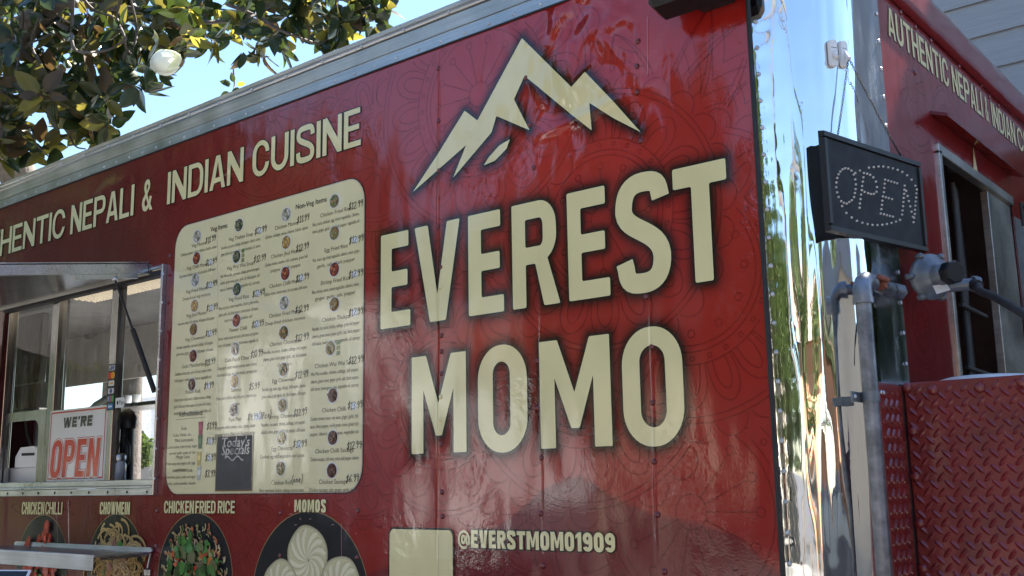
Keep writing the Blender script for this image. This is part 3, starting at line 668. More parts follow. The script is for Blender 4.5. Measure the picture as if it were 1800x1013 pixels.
for cy, cz_, r in ((.62, 2.62, .20), (.50, 2.2, .2), (.95, 2.55, .16), (.52, 1.9, .12)):
    for f in (.25, .55, .62, .9, 1):
        pts = [p for p in circ(cy, cz_, r*f, 36) if p[0] > YE+.01 and not (p[0] > yl-.05 and p[1] < zt_+.1)]
        if len(pts) > 2:
            run = [pts[0]]
            for p in pts[1:]:
                if math.hypot(p[0]-run[-1][0], p[1]-run[-1][1]) > r*.3:
                    if len(run) > 1: eribbon(run)
                    run = [p]
                else: run.append(p)
            if len(run) > 1: eribbon(run)
    for i in range(16):
        a = 2*pi*i/16; p, q_ = (cy+r*.25*cos(a), cz_+r*.25*sin(a)), (cy+r*.55*cos(a), cz_+r*.55*sin(a))
        if min(p[0], q_[0]) > YE+.01 and not (max(p[0], q_[0]) > yl-.05 and min(p[1], q_[1]) < zt_+.1): eribbon([p, q_])
tag(LO.build('line_pattern', M_line, END), kind='stuff')
ev = [(XE+.001, p.y, p.z) for p in [atx(*q, XE) for q in ((1582, 22), (1608, 48), (1635, 72), (1685, 117), (1700, 122), (1725, 150), (1738, 171), (1754, 186), (1608, 128), (1690, 232), (1707, 245))]]
for p in ev: place('rivet', rme, END, p, Matrix.Rotation(pi/2, 3, 'Z'))
# roof: flat lip then rolled edge, one red sheet
rp = [(XE+.004, zl-.004), (XE+.014, zl), (XE+.013, zl+.045), (XE+.010, zl+.10)]+[(XE+.010-.085+.085*cos(R(a)), zl+.10+.085*sin(R(a))) for a in range(10, 91, 10)]
rp += [(XE-.35, zl+.187)]
mb = MB(); ny = 24; m_ = len(rp); vs = []
for i in range(ny+1):
    y = .1+(YB+.02-.1)*i/ny
    for j, p in enumerate(rp): vs.append((p[0]+(.0022*sin(i*1.9+j*1.1) if 1 < j < 8 else 0), y, p[1]+(.0016*sin(i*2.7+j) if 0 < j < 8 else 0)))
mb.add(vs, [[i*m_+j, i*m_+j+1, (i+1)*m_+j+1, (i+1)*m_+j] for i in range(ny) for j in range(m_-1)], 0, (.17, .012, .018), True)
mb.build('rolled_roof_edge', M_print, T)
mb = MB(); mb.box((XL, .0, 3.03), (XE-.34, YB, 3.035)); mb.build('roof', simple('weathered_roof_sheet', (.16, .16, .15), .6, 0, .3, 3), T)
mb = MB(); mb.box((XL, .03, .62), (XE-.02, YB-.03, .66)); mb.build('floor', M_intdark, T)
mb = MB(); mb.box((XL, .012, 2.80), (XE-.02, YB-.03, 2.83)); CEIL = mb.build('ceiling', M_intdark, T)
mb = MB(); mb.box((XL, .0, .6), (XL+.03, YB, 3.0)); mb.build('end_wall', M_intdark, T)
# opening on the end: frame, hood, dark lining, hanging cables
ZB2 = 1.3
mb = MB(); fw = .028; d = .016
mb.bbox((XE-.02, yl-.002, ZB2), (XE+d*.6, yl+fw*.8, zt_), .002); mb.bbox((XE-.02, yl-.002, zt_-.012), (XE+d*.6, yr+.002, zt_+fw*.75), .002)
FR = mb.build('opening_frame', M_alu, T)
ypost = atx(1757, 520, XE).y
mb = MB(); mb.bbox((XE-.03, ypost, ZB2), (XE-.004, yr+.004, zt_-.012), .002); mb.build('door_jamb', M_alu, T)
p0, p1 = atx(1636, 226, XE), atx(1793, 340, XE+.045); zhd = zt_+.112
mb = MB(); HY0, HY1 = atx(1638, 230, XE).y, yr+.03
mb.prism([(XE+.001, zhd+.006), (XE+.05, zhd-.012), (XE+.05, zhd-.022), (XE+.001, zhd-.005)], lambda a, b: (a, HY0, b), lambda a, b: (a, HY1, b), 0, (.13, .008, .012))
mb.build('rain_hood', M_print, T)
zf = (zt_+zhd)/2; yf = atx(1713, 300, XE).y
mb = MB(); mb.add([(XE+.003, yf-.022, zt_+.022), (XE+.003, yf+.026, zt_+.022), (XE+.003, yf+.002, zt_+.105)], [(0, 1, 2)], 0, CREAM); mb.build('cream_print', M_print, T)
mb = MB()
for i in range(5):
    y0 = atx(1684+i*7.5, 440, XE-.06).y
    mb.tube([(XE-.06-.01*i, y0+.006*sin(k*1.3+i)+max(0, (k-7))*.012*(i-1.2), zt_-.02-k*.085) for k in range(13)], .009 if i < 3 else .006, 7)
for zc in (2.03, 1.83): mb.tube([(XE-.05, atx(1680, 440, XE-.05).y-.005, zc), (XE-.045, atx(1722, 480, XE-.05).y+.008, zc-.012)], .008, 6)
mb.build('cable_bundle', M_dark, T)
mb = MB(); mb.box((XE-.30, yl-.2, .7), (XE-.28, yr+.25, 2.8)); mb.build('partition', M_bowl, T)
mb = MB(); pts = [Vector((XE+.03, yr+.01, zt_-.03+.03)), Vector((XE+.05, yr+.03, zt_-.05)), Vector((XE+.03, yr+.2, zt_+.0)), Vector((XE+.02, yr+.6, zt_+.06))]
mb.tube(pts, .005, 6); mb.tube([pts[0], (XE+.03, yr+.012, zt_-.09)], .006, 6); mb.build('loose_cable', M_dark, T)
mb = MB(); mb.box((XE+.001, yr+.012, 1.3), (XE+.006, yr+.55, zt_-.05)); mb.build('grey_side_panel', M_cast, T)
# ------------------------------------------------------------------ service window
GY = .035
mb = MB(); f = .030
fx0, fx1, fz0, fz1 = ox0-.004, S(288.5, 600)[0]-.002, 1.474, 2.404
mb.bbox((ox1-.010, -.016, fz0), (fx1-.010, .05, fz1-.004), .002); mb.build('window_frame', M_alu2, T)
mb = MB(); mb.bbox((fx1-.012, -.020, fz0-.004), (fx1, .001, fz1), .0015); mb.bbox((fx0, -.009, fz1-.012), (fx1-.012, .001, fz1), .0015); WF = mb.build('window_frame', M_alu2, T)
for z in np.arange(fz0+.06, fz1, .118): place('screw', rme2, WF, (ox1+.004, -.0165, z))
mb = MB()
mb.bbox((fx0, -.012, fz0-.004), (fx1-.012, .001, fz0+.024), .0015); mb.bbox((fx0, -.022, fz0+.0245), (fx1-.014, .045, fz0+.034), .0015)
mb.bbox((fx0, -.004, fz0+.0345), (fx1-.016, .05, fz0+.058), .0015)
SILL = mb.build('window_sill', M_alu2, T)
sc_ = MB(); sc_.lathe([(.0055, 0), (.0055, .0015), (.0002, .002)], (0, 0, 0), (0, -1, 0), 8); sc_me = sc_.mesh('screw', M_dark)
for px in (18, 45, 72, 101, 130, 161, 194, 228, 263): a = S(px, 865); place('screw', sc_me, SILL, (a[0], -.0125, fz0+.009))
# sliding acrylic panes with low service cut-outs, metal posts between
zP0, zP1 = fz0+.058, oz1
def gx_(px, py): return at(px, py, GY).x
p_a, p_b = gx_(24, 650), gx_(104, 640); p_c, p_d = gx_(196, 600), gx_(205, 600)
def post(name, px0, px1, y0=GY-.012, y1=GY+.03, py=620):
    mb = MB(); mb.bbox((at(px0, py, y0).x, y0, zP0), (at(px1, py, y0).x, y1, zP1), .002); return mb.build(name, M_mill, T)
post('window_post', 4, 12); post('window_post', 14, 19, GY+.01, GY+.04); post('window_post', 88, 99); post('window_post', 192, 203)
mb = MB(); mb.bbox((at(12.5, 620, GY).x, GY-.006, zP0), (at(14, 620, GY).x, GY+.03, zP1), .001); mb.build('window_seal', M_dark, T)
def arch(px0, px1, ptop, r0, r1):
    x0, x1 = gx_(px0, 800), gx_(px1, 800); zt = at((px0+px1)/2, ptop, GY).z; z0 = zP0+.004
    return [(x0, z0), (x1, z0)]+arc(x1-r1, zt-r1, r1, r1, 0, 90, 6)+arc(x0+r0, zt-r0, r0, r0, 90, 180, 6)
cutL = arch(8, 66, 741, .04, .05); cutR = arch(192.5+10, 263, 722, .05, .012)
fn0, fn1 = SIDE(GY), SIDE(GY+.004)
def pane(x0, x1, cut=None):
    mb = MB(); mb.poly([[(x0, zP0), (x1, zP0), (x1, zP1), (x0, zP1)]]+([cut] if cut else []), fn0)
    return mb.build('pane', M_glass, T)
pane(at(19, 620, GY).x, at(89, 620, GY).x, [(max(p[0], at(21, 620, GY).x), p[1]) for p in cutL]); pane(at(99, 620, GY).x, at(193, 620, GY).x)
pane(at(203, 620, GY).x, ox1-.012, cutR)
mb = MB()                                            # scuffed aluminium surround of the left cut-out
xa, xb = at(19, 620, GY).x, at(89, 620, GY).x
mb.poly([[(xa, zP0), (xb, zP0), (xb, at(60, 722, GY).z), (xa, at(60, 722, GY).z)], [(max(p[0], xa+.02), p[1]) for p in cutL]], SIDE(GY-.003)); mb.build('cutout_surround', M_mill, T)
# card-sticker strip on the right post and a payment sticker
mb = MB(); sx0, sx1 = at(189.5, 680, GY-.014).x, at(202, 680, GY-.014).x; sz1, sz0 = at(196, 640, GY-.014).z, at(196, 721, GY-.014).z
mb.box((sx0, GY-.0145, sz0), (sx1, GY-.0125, sz1), 0, (.015, .016, .02)); hh = (sz1-sz0)/6; ww = sx1-sx0
lyr = lambda k: SIDE(GY-.0145-.0006*k)
cols = [(.75, .76, .78), (.02, .02, .025), (.7, .71, .73), (.7, .7, .74), (.7, .7, .7), (.03, .18, .5)]
for i, c in enumerate(cols):
    z1 = sz1-hh*i-.006; z0 = z1-hh+.010; mb.poly([stad(sx0+.006, z0, sx1-.006, z1, .004, 2)], lyr(1), 0, c)
    zc = (z0+z1)/2; xc_ = (sx0+sx1)/2
    if i == 1:
        mb.poly([circ(xc_-.012, zc, .016, 12)], lyr(2), 0, (.6, .03, .02)); mb.poly([circ(xc_+.012, zc, .016, 12)], lyr(3), 0, (.75, .33, .04))
    elif i == 0:
        for gl in word('VISA', sx0+.012, sx1-.012, zc-.010, zc+.010, .007, .003): mb.poly(gl, lyr(2), 0, (.02, .04, .2))
    elif i == 3:
        mb.poly([circ(xc_, zc, .011, 10)], lyr(2), 0, (.05, .1, .3))
    elif i == 4:
        for k_ in range(3): mb.poly([stad(sx0+.012+k_*.015, zc-.014, sx0+.025+k_*.015, zc+.014, .003, 2)], lyr(2), 0, [(.03, .12, .4), (.5, .03, .05), (.04, .3, .08)][k_])
    else: mb.poly([[(sx0+.014, zc-.004), (sx1-.014, zc-.004), (sx1-.014, zc+.004), (sx0+.014, zc+.004)]], lyr(2), 0, (.75, .4, .1) if i == 2 else (.7, .75, .85))
mb.build('card_sticker', M_print, T)

# glyphs of the built-in typeface for small print
_g = {}
def cache_glyphs(chars):
    obs = {}
    for c in chars:
        for t in (c, c+'.', '.'):
            if t in obs: continue
            cu = bpy.data.curves.new('t', 'FONT'); cu.body = t; cu.resolution_u = 2; ob = bpy.data.objects.new('t', cu); COL.objects.link(ob); obs[t] = ob
    dg = bpy.context.evaluated_depsgraph_get(); wd = {}
    for t, ob in obs.items():
        m = bpy.data.meshes.new_from_object(ob.evaluated_get(dg)); vs = [(v.co.x, v.co.y) for v in m.vertices]
        _g[t] = [vs, [list(p.vertices) for p in m.polygons], .3]; wd[t] = max((v[0] for v in vs), default=0)
        bpy.data.meshes.remove(m)
    for c in chars: _g[c][2] = wd[c+'.']-wd['.']
    for ob in obs.values():
        cu = ob.data; bpy.data.objects.remove(ob); bpy.data.curves.remove(cu)
cache_glyphs("ABCDEFGHIJKLMNOPQRSTUVWXYZabcdefghijklmnopqrstuvwxyz,.()&-'")
def small_text(mb, txt, xc_, z, size, fn, c, width=None, shear=0, skew=0):
    adv = [(.28 if ch == ' ' else _g[ch][2] if ch in _g else .4) for ch in txt]; W_ = sum(adv)*size
    kx = size if width is None else min(size*1.1, size*width/W_) if W_ > 0 else size
    x = xc_-sum(adv)*kx/2
    for ch, a in zip(txt, adv):
        if ch in _g and ch != ' ':
            vs, fs, _ = _g[ch]; mb.add([fn(x+vx_*kx+shear*vz*size, z+vz*size+skew*(x-xc_)) for vx_, vz in vs], fs, 0, c)
        x += a*kx
# contactless payment sticker
mb = MB(); a0, a1 = at(203.5, 700, GY-.014), at(218, 716, GY-.014); mb.box((a0.x, GY-.0145, a1.z), (a1.x, GY-.013, a0.z), 0, (.75, .76, .78))
zc = (a0.z+a1.z)/2; ax_ = a0.x+.018
mb.poly([[(ax_-.008, zc+.004), (ax_-.006, zc+.008), (ax_, zc+.007), (ax_+.005, zc+.008), (ax_+.006, zc+.003), (ax_+.006, zc-.002), (ax_+.003, zc-.009), (ax_-.004, zc-.009)]], lyr(1), 0, (.02, .02, .02))
mb.poly([[(ax_, zc+.009), (ax_+.004, zc+.013), (ax_+.001, zc+.009)]], lyr(1), 0, (.02, .02, .02))
small_text(mb, 'Pay', (ax_+a1.x)/2+.004, zc-.008, .026, lyr(1), (.02, .02, .02), a1.x-ax_-.012); mb.build('payment_sticker', M_print, T)

# ---------------- interior behind the window
IN = MB(); FY = YB-.05
a, b = at(108, 594, FY), at(268, 672, FY)
zO1, zO0 = at(180, 671, FY).z, at(180, 850, FY).z; xO0, xO1 = at(104, 760, FY).x, XE-.4
mb = MB(); mb.poly([[(XL, .6), (XE-.02, .6), (XE-.02, 2.84), (XL, 2.84)], [(xO0, zO0-.25), (xO1, zO0-.25), (xO1, zO1), (xO0, zO1)]], SIDE(FY)); mb.build('rear_wall', M_intdark, T)
mb = MB(); mb.box((a.x, FY-.02, zO1-.01), (xO1, FY-.004, a.z)); mb.build('tan_panel', M_tan, T)
# ceiling light panel with quilted cover
l0, l1 = at(116, 531, .45), at(276, 497, .45)
M_quilt = simple('cream_light_cover', (.72, .62, .46), .4, 0, .25, 30, .004, 26)
_p = M_quilt.node_tree.nodes['Principled BSDF']; _p.inputs['Emission Color'].default_value = (1, .82, .58, 1); _p.inputs['Emission Strength'].default_value = .10
mb = MB(); lx0 = at(118, 526, .30).x; zq = at(200, 512, .36).z
nq = 40
for i in range(nq):
    for j in range(6):
        x0_, x1_ = lx0+(1.3)*i/nq, lx0+(1.3)*(i+1)/nq; y0_, y1_ = .26+.2*j/6, .26+.2*(j+1)/6; xm_, ym_ = (x0_+x1_)/2, (y0_+y1_)/2
        mb.add([(x0_, y0_, zq), (x1_, y0_, zq), (x1_, y1_, zq), (x0_, y1_, zq), (xm_, ym_, zq-.010)], [(0, 1, 4), (1, 2, 4), (2, 3, 4), (3, 0, 4)])
mb.build('ceiling_light_cover', M_quilt, T)
mb = MB(); mb.box((lx0-.02, .24, zq+.012), (lx0+1.34, .48, zq+.06)); mb.build('ceiling_light_body', M_mill, T)
# counter, shelf, lining seams
mb = MB(); mb.box((XL, GY+.05, 1.40), (-2.6, .55, 1.44)); mb.build('counter', M_mill, T)
s0, s1 = at(203, 719, FY-.1), at(300, 713, FY-.1)
mb = MB(); mb.bbox((s0.x, FY-.35, s0.z-.03), (s0.x+1.6, FY-.05, s0.z), .004); mb.build('rear_shelf', M_alu2, T)
mb = MB()
for px, wd_ in ((92, 10), (104, 5)): p = at(px, 600, 1.2); mb.bbox((p.x, 1.2, .7), (p.x+wd_*.006, 1.25, 2.8), .004)
p = at(40, 600, 1.1); mb.bbox((p.x-.5, 1.1, 1.5), (p.x+.25, 1.16, 2.7), .01); q = at(48, 690, 1.0); mb.bbox((q.x-.35, 1.0, q.z-.12), (q.x+.16, 1.08, q.z+.06), .01)
mb.build('extractor_hood', M_mill, T)
mb = MB(); p = at(178, 700, 1.5); mb.tube([at(150, 735, 1.5), at(168, 712, 1.5), at(196, 695, 1.5)], .022, 8); mb.build('bracket_arm', M_cast, T)

# ---------------- raised hatch over the window, its gas strut
hh_ = at(265, 490, 0); xh = hh_.x; zh = 2.386
e0 = atx(0, 483, xh); hx0 = ox0-.9
dv = Vector((0, e0.y, e0.z-zh)); Lh = 1.0; dn = dv.normalized(); nrm = Vector((0, -dn.z, dn.y)); nrm = nrm if nrm.z > 0 else -nrm
HP = lambda x, s_, k: Vector((x, -.006, zh))+dn*s_+nrm*k
def hbox(mb, x0, x1, s0_, s1_, k0, k1, m=0):
    vs = [HP(x, s_, k) for k in (k0, k1) for s_ in (s0_, s1_) for x in (x0, x1)]
    mb.add(vs, [(0, 2, 3, 1), (4, 5, 7, 6), (0, 1, 5, 4), (2, 6, 7, 3), (0, 4, 6, 2), (1, 3, 7, 5)], m)
mb = MB(); hbox(mb, hx0, xh-.02, .01, Lh, .0, .004); HATCH = mb.build('window_hatch', M_mill, T)
mb = MB(); hbox(mb, hx0, xh+.004, .0, Lh, .040, .044); mb.build('hatch_skin', M_alu2, T)
mb = MB(); hbox(mb, xh-.022, xh, .006, Lh, -.004, .036); mb.build('hatch_edge', M_alu2, T)
mb = MB(); hbox(mb, hx0, xh-.024, Lh-.02, Lh, -.004, .036); mb.build('hatch_edge', M_alu2, T)
mb = MB(); hbox(mb, hx0, xh, -.014, .003, -.01, .034); mb.build('hatch_hinge', M_alu, T)
mb = MB(); mb.box((ox0, -.004, oz1-.03), (ox1-.012, .03, oz1-.004)); mb.build('hatch_seal', M_dark, T)
pb0 = atx(200, 500, xh-.011); sB = (Vector((xh, pb0.y+.006, pb0.z-zh))).dot(dn); sB = (pb0.y+.006)/dn.y
mb = MB(); hbox(mb, xh-.018, xh-.004, sB-.10, sB+.17, -.024, -.0045); BR = mb.build('strut_bracket', M_alu2, T)
P0_ = HP(xh-.011, sB, -.024); P1_ = at(272, 690, -.004); P1_.x = min(P1_.x, ox1-.006)
pm = P0_+(P1_-P0_)*.44
mb = MB(); mb.lathe([(.0002, -.012), (.010, -.007), (.010, .007), (.0002, .012)], P0_, (1, 0, 0), 10); mb.build('strut_ball', M_steel, T)
mb = MB(); mb.tube([P0_, pm], .0048, 8); ST = mb.build('gas_strut', M_black, T)
mb = MB(); mb.tube([pm, P0_+(P1_-P0_)*.47, P1_], [.0095, .011, .011], 10); mb.build('strut_cylinder', M_black, T)

# ---------------- fold-down shelf under the window
bz = S(272, 970)[1]; bx1 = S(272, 968)[0]; bx0 = S(29, 962)[0]
fy = atx(166, 985, bx1).y; fz = atx(166, 984, bx1).z
fy = max(fy, -.55)
M_blue = aluminium('blue_tinted_steel', .3, (.62, .68, .80))
mb = MB(); mb.prism(stad(bx0, bz-.004, bx1, S(150, 957)[1], .02, 4), SIDE(-.004), SIDE(-.012)); SH = mb.build('shelf_upstand', M_blue, T)
fxl = bx0-.02
mb = MB(); mb.bbox((fxl, fy, bz-.006), (bx1, -.0125, bz), .001); mb.build('shelf_top', M_blue, T)
mb = MB(); mb.bbox((fxl, fy-.006, bz-.055), (bx1-.001, fy-.0005, bz+.004), .0015); mb.build('shelf_front', M_blue, T)
mb = MB(); mb.tube([(bx1-.03, -.012, bz-.012), (bx1-.03, fy+.04, bz-.016)], .005, 6); mb.tube([(bx1-.01, -.01, bz-.004), S(262, 998)[0:1]+(-.006,)+S(262, 998)[1:2]], .004, 6)
mb.bbox((S(258, 1006)[0], -.014, S(258, 1012)[1]), (S(268, 1000)[0], -.002, S(262, 1000)[1]), .003); mb.build('shelf_bracket', M_steel, T)

# ---------------- menu board print
MX0, MX1, MZ0, MZ1 = -3.724, -2.594, 1.4725, 2.548
MB_ = MB(); MB_.poly([stad(MX0-.004, MZ0-.004, MX1+.004, MZ1+.004, .082, 6)], SIDE(-.0012), 0, (.02, .006, .006)); MB_.poly([stad(MX0, MZ0, MX1, MZ1, .08, 6)], SIDE(-.0018), 0, (.62, .5, .38)); MB_.poly([stad(MX0+.004, MZ0+.004, MX1-.004, MZ1-.004, .077, 6)], SIDE(-.0024), 0, (.74, .67, .40))
MENU = MB_.build('menu_board', M_print, T)
ml_ = lambda k: SIDE(-.0028-.0004*k)
zA = lambda a, b: S(280+a*.2962, 300+b*.2962)
zB_ = lambda a, b: S(280+a*.2962, 580+b*.2962)
PAL = dict(momo=[(.45, .42, .36), (.55, .5, .42), (.15, .16, .10), (.35, .33, .25)], red=[(.20, .03, .02), (.30, .06, .03), (.12, .02, .02), (.4, .12, .06)], gold=[(.42, .26, .08), (.5, .34, .12), (.3, .17, .05)],
           rice=[(.45, .36, .18), (.5, .42, .25), (.25, .2, .08), (.12, .2, .06), (.4, .2, .08)], noodle=[(.35, .2, .06), (.42, .27, .1), (.22, .12, .04), (.1, .15, .04)], soup=[(.12, .14, .07), (.25, .25, .15), (.08, .1, .05), (.35, .3, .2)],
           dark=[(.16, .06, .03), (.22, .09, .05), (.08, .03, .02)], egg=[(.55, .45, .18), (.5, .4, .15), (.6, .52, .3)], chaat=[(.5, .42, .3), (.25, .15, .08), (.15, .1, .06), (.55, .5, .45)])
def food_bits(mb, cx_, cz_, rx_, rz_, pal, n, q, base, size=.22):
    for i in range(n):
        a = q.uniform(0, 6.28); rr = math.sqrt(q.random())*.86; s_ = q.uniform(.6, 1.2)*size; c = q.choice(pal); an = q.uniform(0, 6.28); el = q.uniform(.45, 1)
        pts = [(cx_+rx_*(rr*cos(a)+s_*(cos(t)*cos(an)-el*sin(t)*sin(an))), cz_+rz_*(rr*sin(a)+s_*(cos(t)*sin(an)+el*sin(t)*cos(an)))) for t in [2*pi*j/7 for j in range(7)]]
        mb.add([(p[0], base-.00012*i, p[1]) for p in pts], [(0, 1, 2, 3, 4, 5, 6)], 0, tuple(k*q.uniform(.8, 1.15) for k in c))
def dish(cx_, cz_, r, pal, seed, packet=False, plate=True):
    q = random.Random(seed); mb = MB()
    if plate: mb.poly([circ(cx_, cz_, r, 20)], ml_(1), 0, (.68, .68, .67))
    mb.poly([circ(cx_, cz_, r*.86, 18)], ml_(2), 0, tuple(k*.6 for k in PAL[pal][0]))
    if pal in ('momo', 'gold') or (pal == 'red' and q.random() < .7):
        for i in range(8):
            a = 2*pi*i/7; rr = r*.55 if i < 7 else 0
            c = PAL[pal][i % len(PAL[pal])]; mb.poly([circ(cx_+rr*cos(a), cz_+rr*sin(a), r*.25, 9)], ml_(3), 0, c); mb.poly([circ(cx_+rr*cos(a)-r*.05, cz_+rr*sin(a)+r*.06, r*.13, 7)], ml_(4), 0, tuple(min(1, k*1.35) for k in c))
    else: food_bits(mb, cx_, cz_, r*.8, r*.8, PAL[pal], 46, q, -.0028-.0004*3, .2)
    if packet:
        for i in range(3): mb.poly([[(cx_+r*1.1, cz_+r*(.3-i*.65)), (cx_+r*1.75, cz_+r*(.4-i*.65)), (cx_+r*1.7, cz_+r*(.9-i*.65)), (cx_+r*1.15, cz_+r*(.85-i*.65))]], ml_(2), 0, [(.12, .2, .08), (.3, .3, .12), (.2, .22, .12)][i])
    mb.build('dish_photo', M_print, MENU)
DG = {'0': [[(.1, .5), (.2, .95), (.5, 1), (.75, .6), (.6, .1), (.3, 0), (.1, .4)]], '1': [[(.15, .75), (.42, 1), (.40, 0)], [(.15, 0), (.65, .02)]], '2': [[(.1, .8), (.35, 1), (.7, .8), (.55, .5), (.1, 0), (.8, .03)]],
      '3': [[(.1, .9), (.5, 1), (.7, .8), (.35, .55), (.75, .3), (.5, 0), (.05, .1)]], '4': [[(.2, 1), (.12, .45), (.75, .5)], [(.62, 1), (.58, 0)]], '5': [[(.7, 1), (.22, .97), (.18, .58), (.55, .6), (.72, .3), (.45, 0), (.08, .1)]],
      '6': [[(.65, 1), (.25, .6), (.12, .2), (.4, 0), (.7, .2), (.5, .45), (.18, .3)]], '7': [[(.1, 1), (.75, .97), (.35, 0)]], '8': [[(.65, .85), (.35, 1), (.15, .8), (.65, .3), (.4, 0), (.12, .25), (.65, .75)]], '9': [[(.65, .85), (.35, 1), (.12, .75), (.4, .55), (.65, .8), (.6, .3), (.45, 0)]],
      '$': [[(.75, .8), (.4, .9), (.15, .7), (.7, .35), (.45, .12), (.05, .25)], [(.5, 1.15), (.35, -.12)]], '.': [[(.1, .04), (.2, .1)]], '(': [[(.5, 1.2), (.2, .7), (.2, .3), (.5, -.2)]], ')': [[(.1, 1.2), (.4, .7), (.4, .3), (.1, -.2)]],
      'P': [[(.2, 0), (.2, 1), (.6, .9), (.6, .6), (.2, .5)]], 'c': [[(.6, .5), (.2, .45), (.15, .1), (.6, .05)]], 's': [[(.55, .5), (.2, .4), (.55, .15), (.15, .02)]],
      'o': [[(.35, .5), (.1, .25), (.35, 0), (.6, .25), (.35, .5)]], 'n': [[(.15, 0), (.15, .5)], [(.15, .35), (.45, .5), (.6, 0)]], 'e': [[(.15, .25), (.6, .3), (.4, .5), (.12, .25), (.3, 0), (.6, .08)]]}
def price(txt, px_c, size=.040, seed=0):
    q = random.Random(seed); mb = MB(); adv = {'.': .3, '1': .62, '(': .5, ')': .5}; W_ = sum(adv.get(c, .82) for c in txt); u = size*.72
    x = px_c[0]-W_*u/2; z = px_c[1]-size/2
    if q.random() < .35: mb.poly([stad(px_c[0]-W_*u*.25, z-.004, px_c[0]+W_*u*.12, z+size*.95, .012, 4)], ml_(2), 0, (.72, .74, .76))
    for ch in txt:
        jx, jz = q.uniform(-.04, .04), q.uniform(-.07, .07)
        for st_ in DG.get(ch, []):
            pts = [(x+(px_+jx+.18*pz_)*u, z+(pz_+jz)*size+.04*(x-px_c[0])) for px_, pz_ in st_]
            # soften the pen stroke
            sm = []
            for i in range(len(pts)-1): sm += [tuple(pts[i][k_]*(1-t)+pts[i+1][k_]*t for k_ in (0, 1)) for t in (0, .5)]
            sm.append(pts[-1]); p = thick(sm, size*.105); n_ = len(sm); f_ = ml_(3); mb.add([f_(*v) for v in p], [(i, i+1, 2*n_-2-i, 2*n_-1-i) for i in range(n_-1)], 0, (.008, .008, .012))
        x += adv.get(ch, .82)*u
    mb.build('handwritten_price', M_print, MENU)
INK = (.10, .085, .06)
def item(conv, disc, pal, name, nm, desc, pr, pp, dy=22, packet=False, r=.0285, wd_=.245):
    sd_ = hash_(name); c = conv(*disc); dish(c[0], c[1], r*(1.0 if conv else 1), pal, sd_, packet)
    mb = MB(); n0 = conv(*nm); small_text(mb, name, n0[0], n0[1]-.006, .0215, ml_(1), INK)
    for i, l in enumerate(desc): p = n0; small_text(mb, l, p[0], n0[1]-.006-.026*(i+1), .0185, ml_(1), INK, wd_)
    mb.build('menu_text', M_print, MENU)
    if pr: price(pr, conv(*pp), .0245, sd_)
def hash_(s_): return sum(ord(c)*(i+3) for i, c in enumerate(s_))
A, Bz = zA, zB_
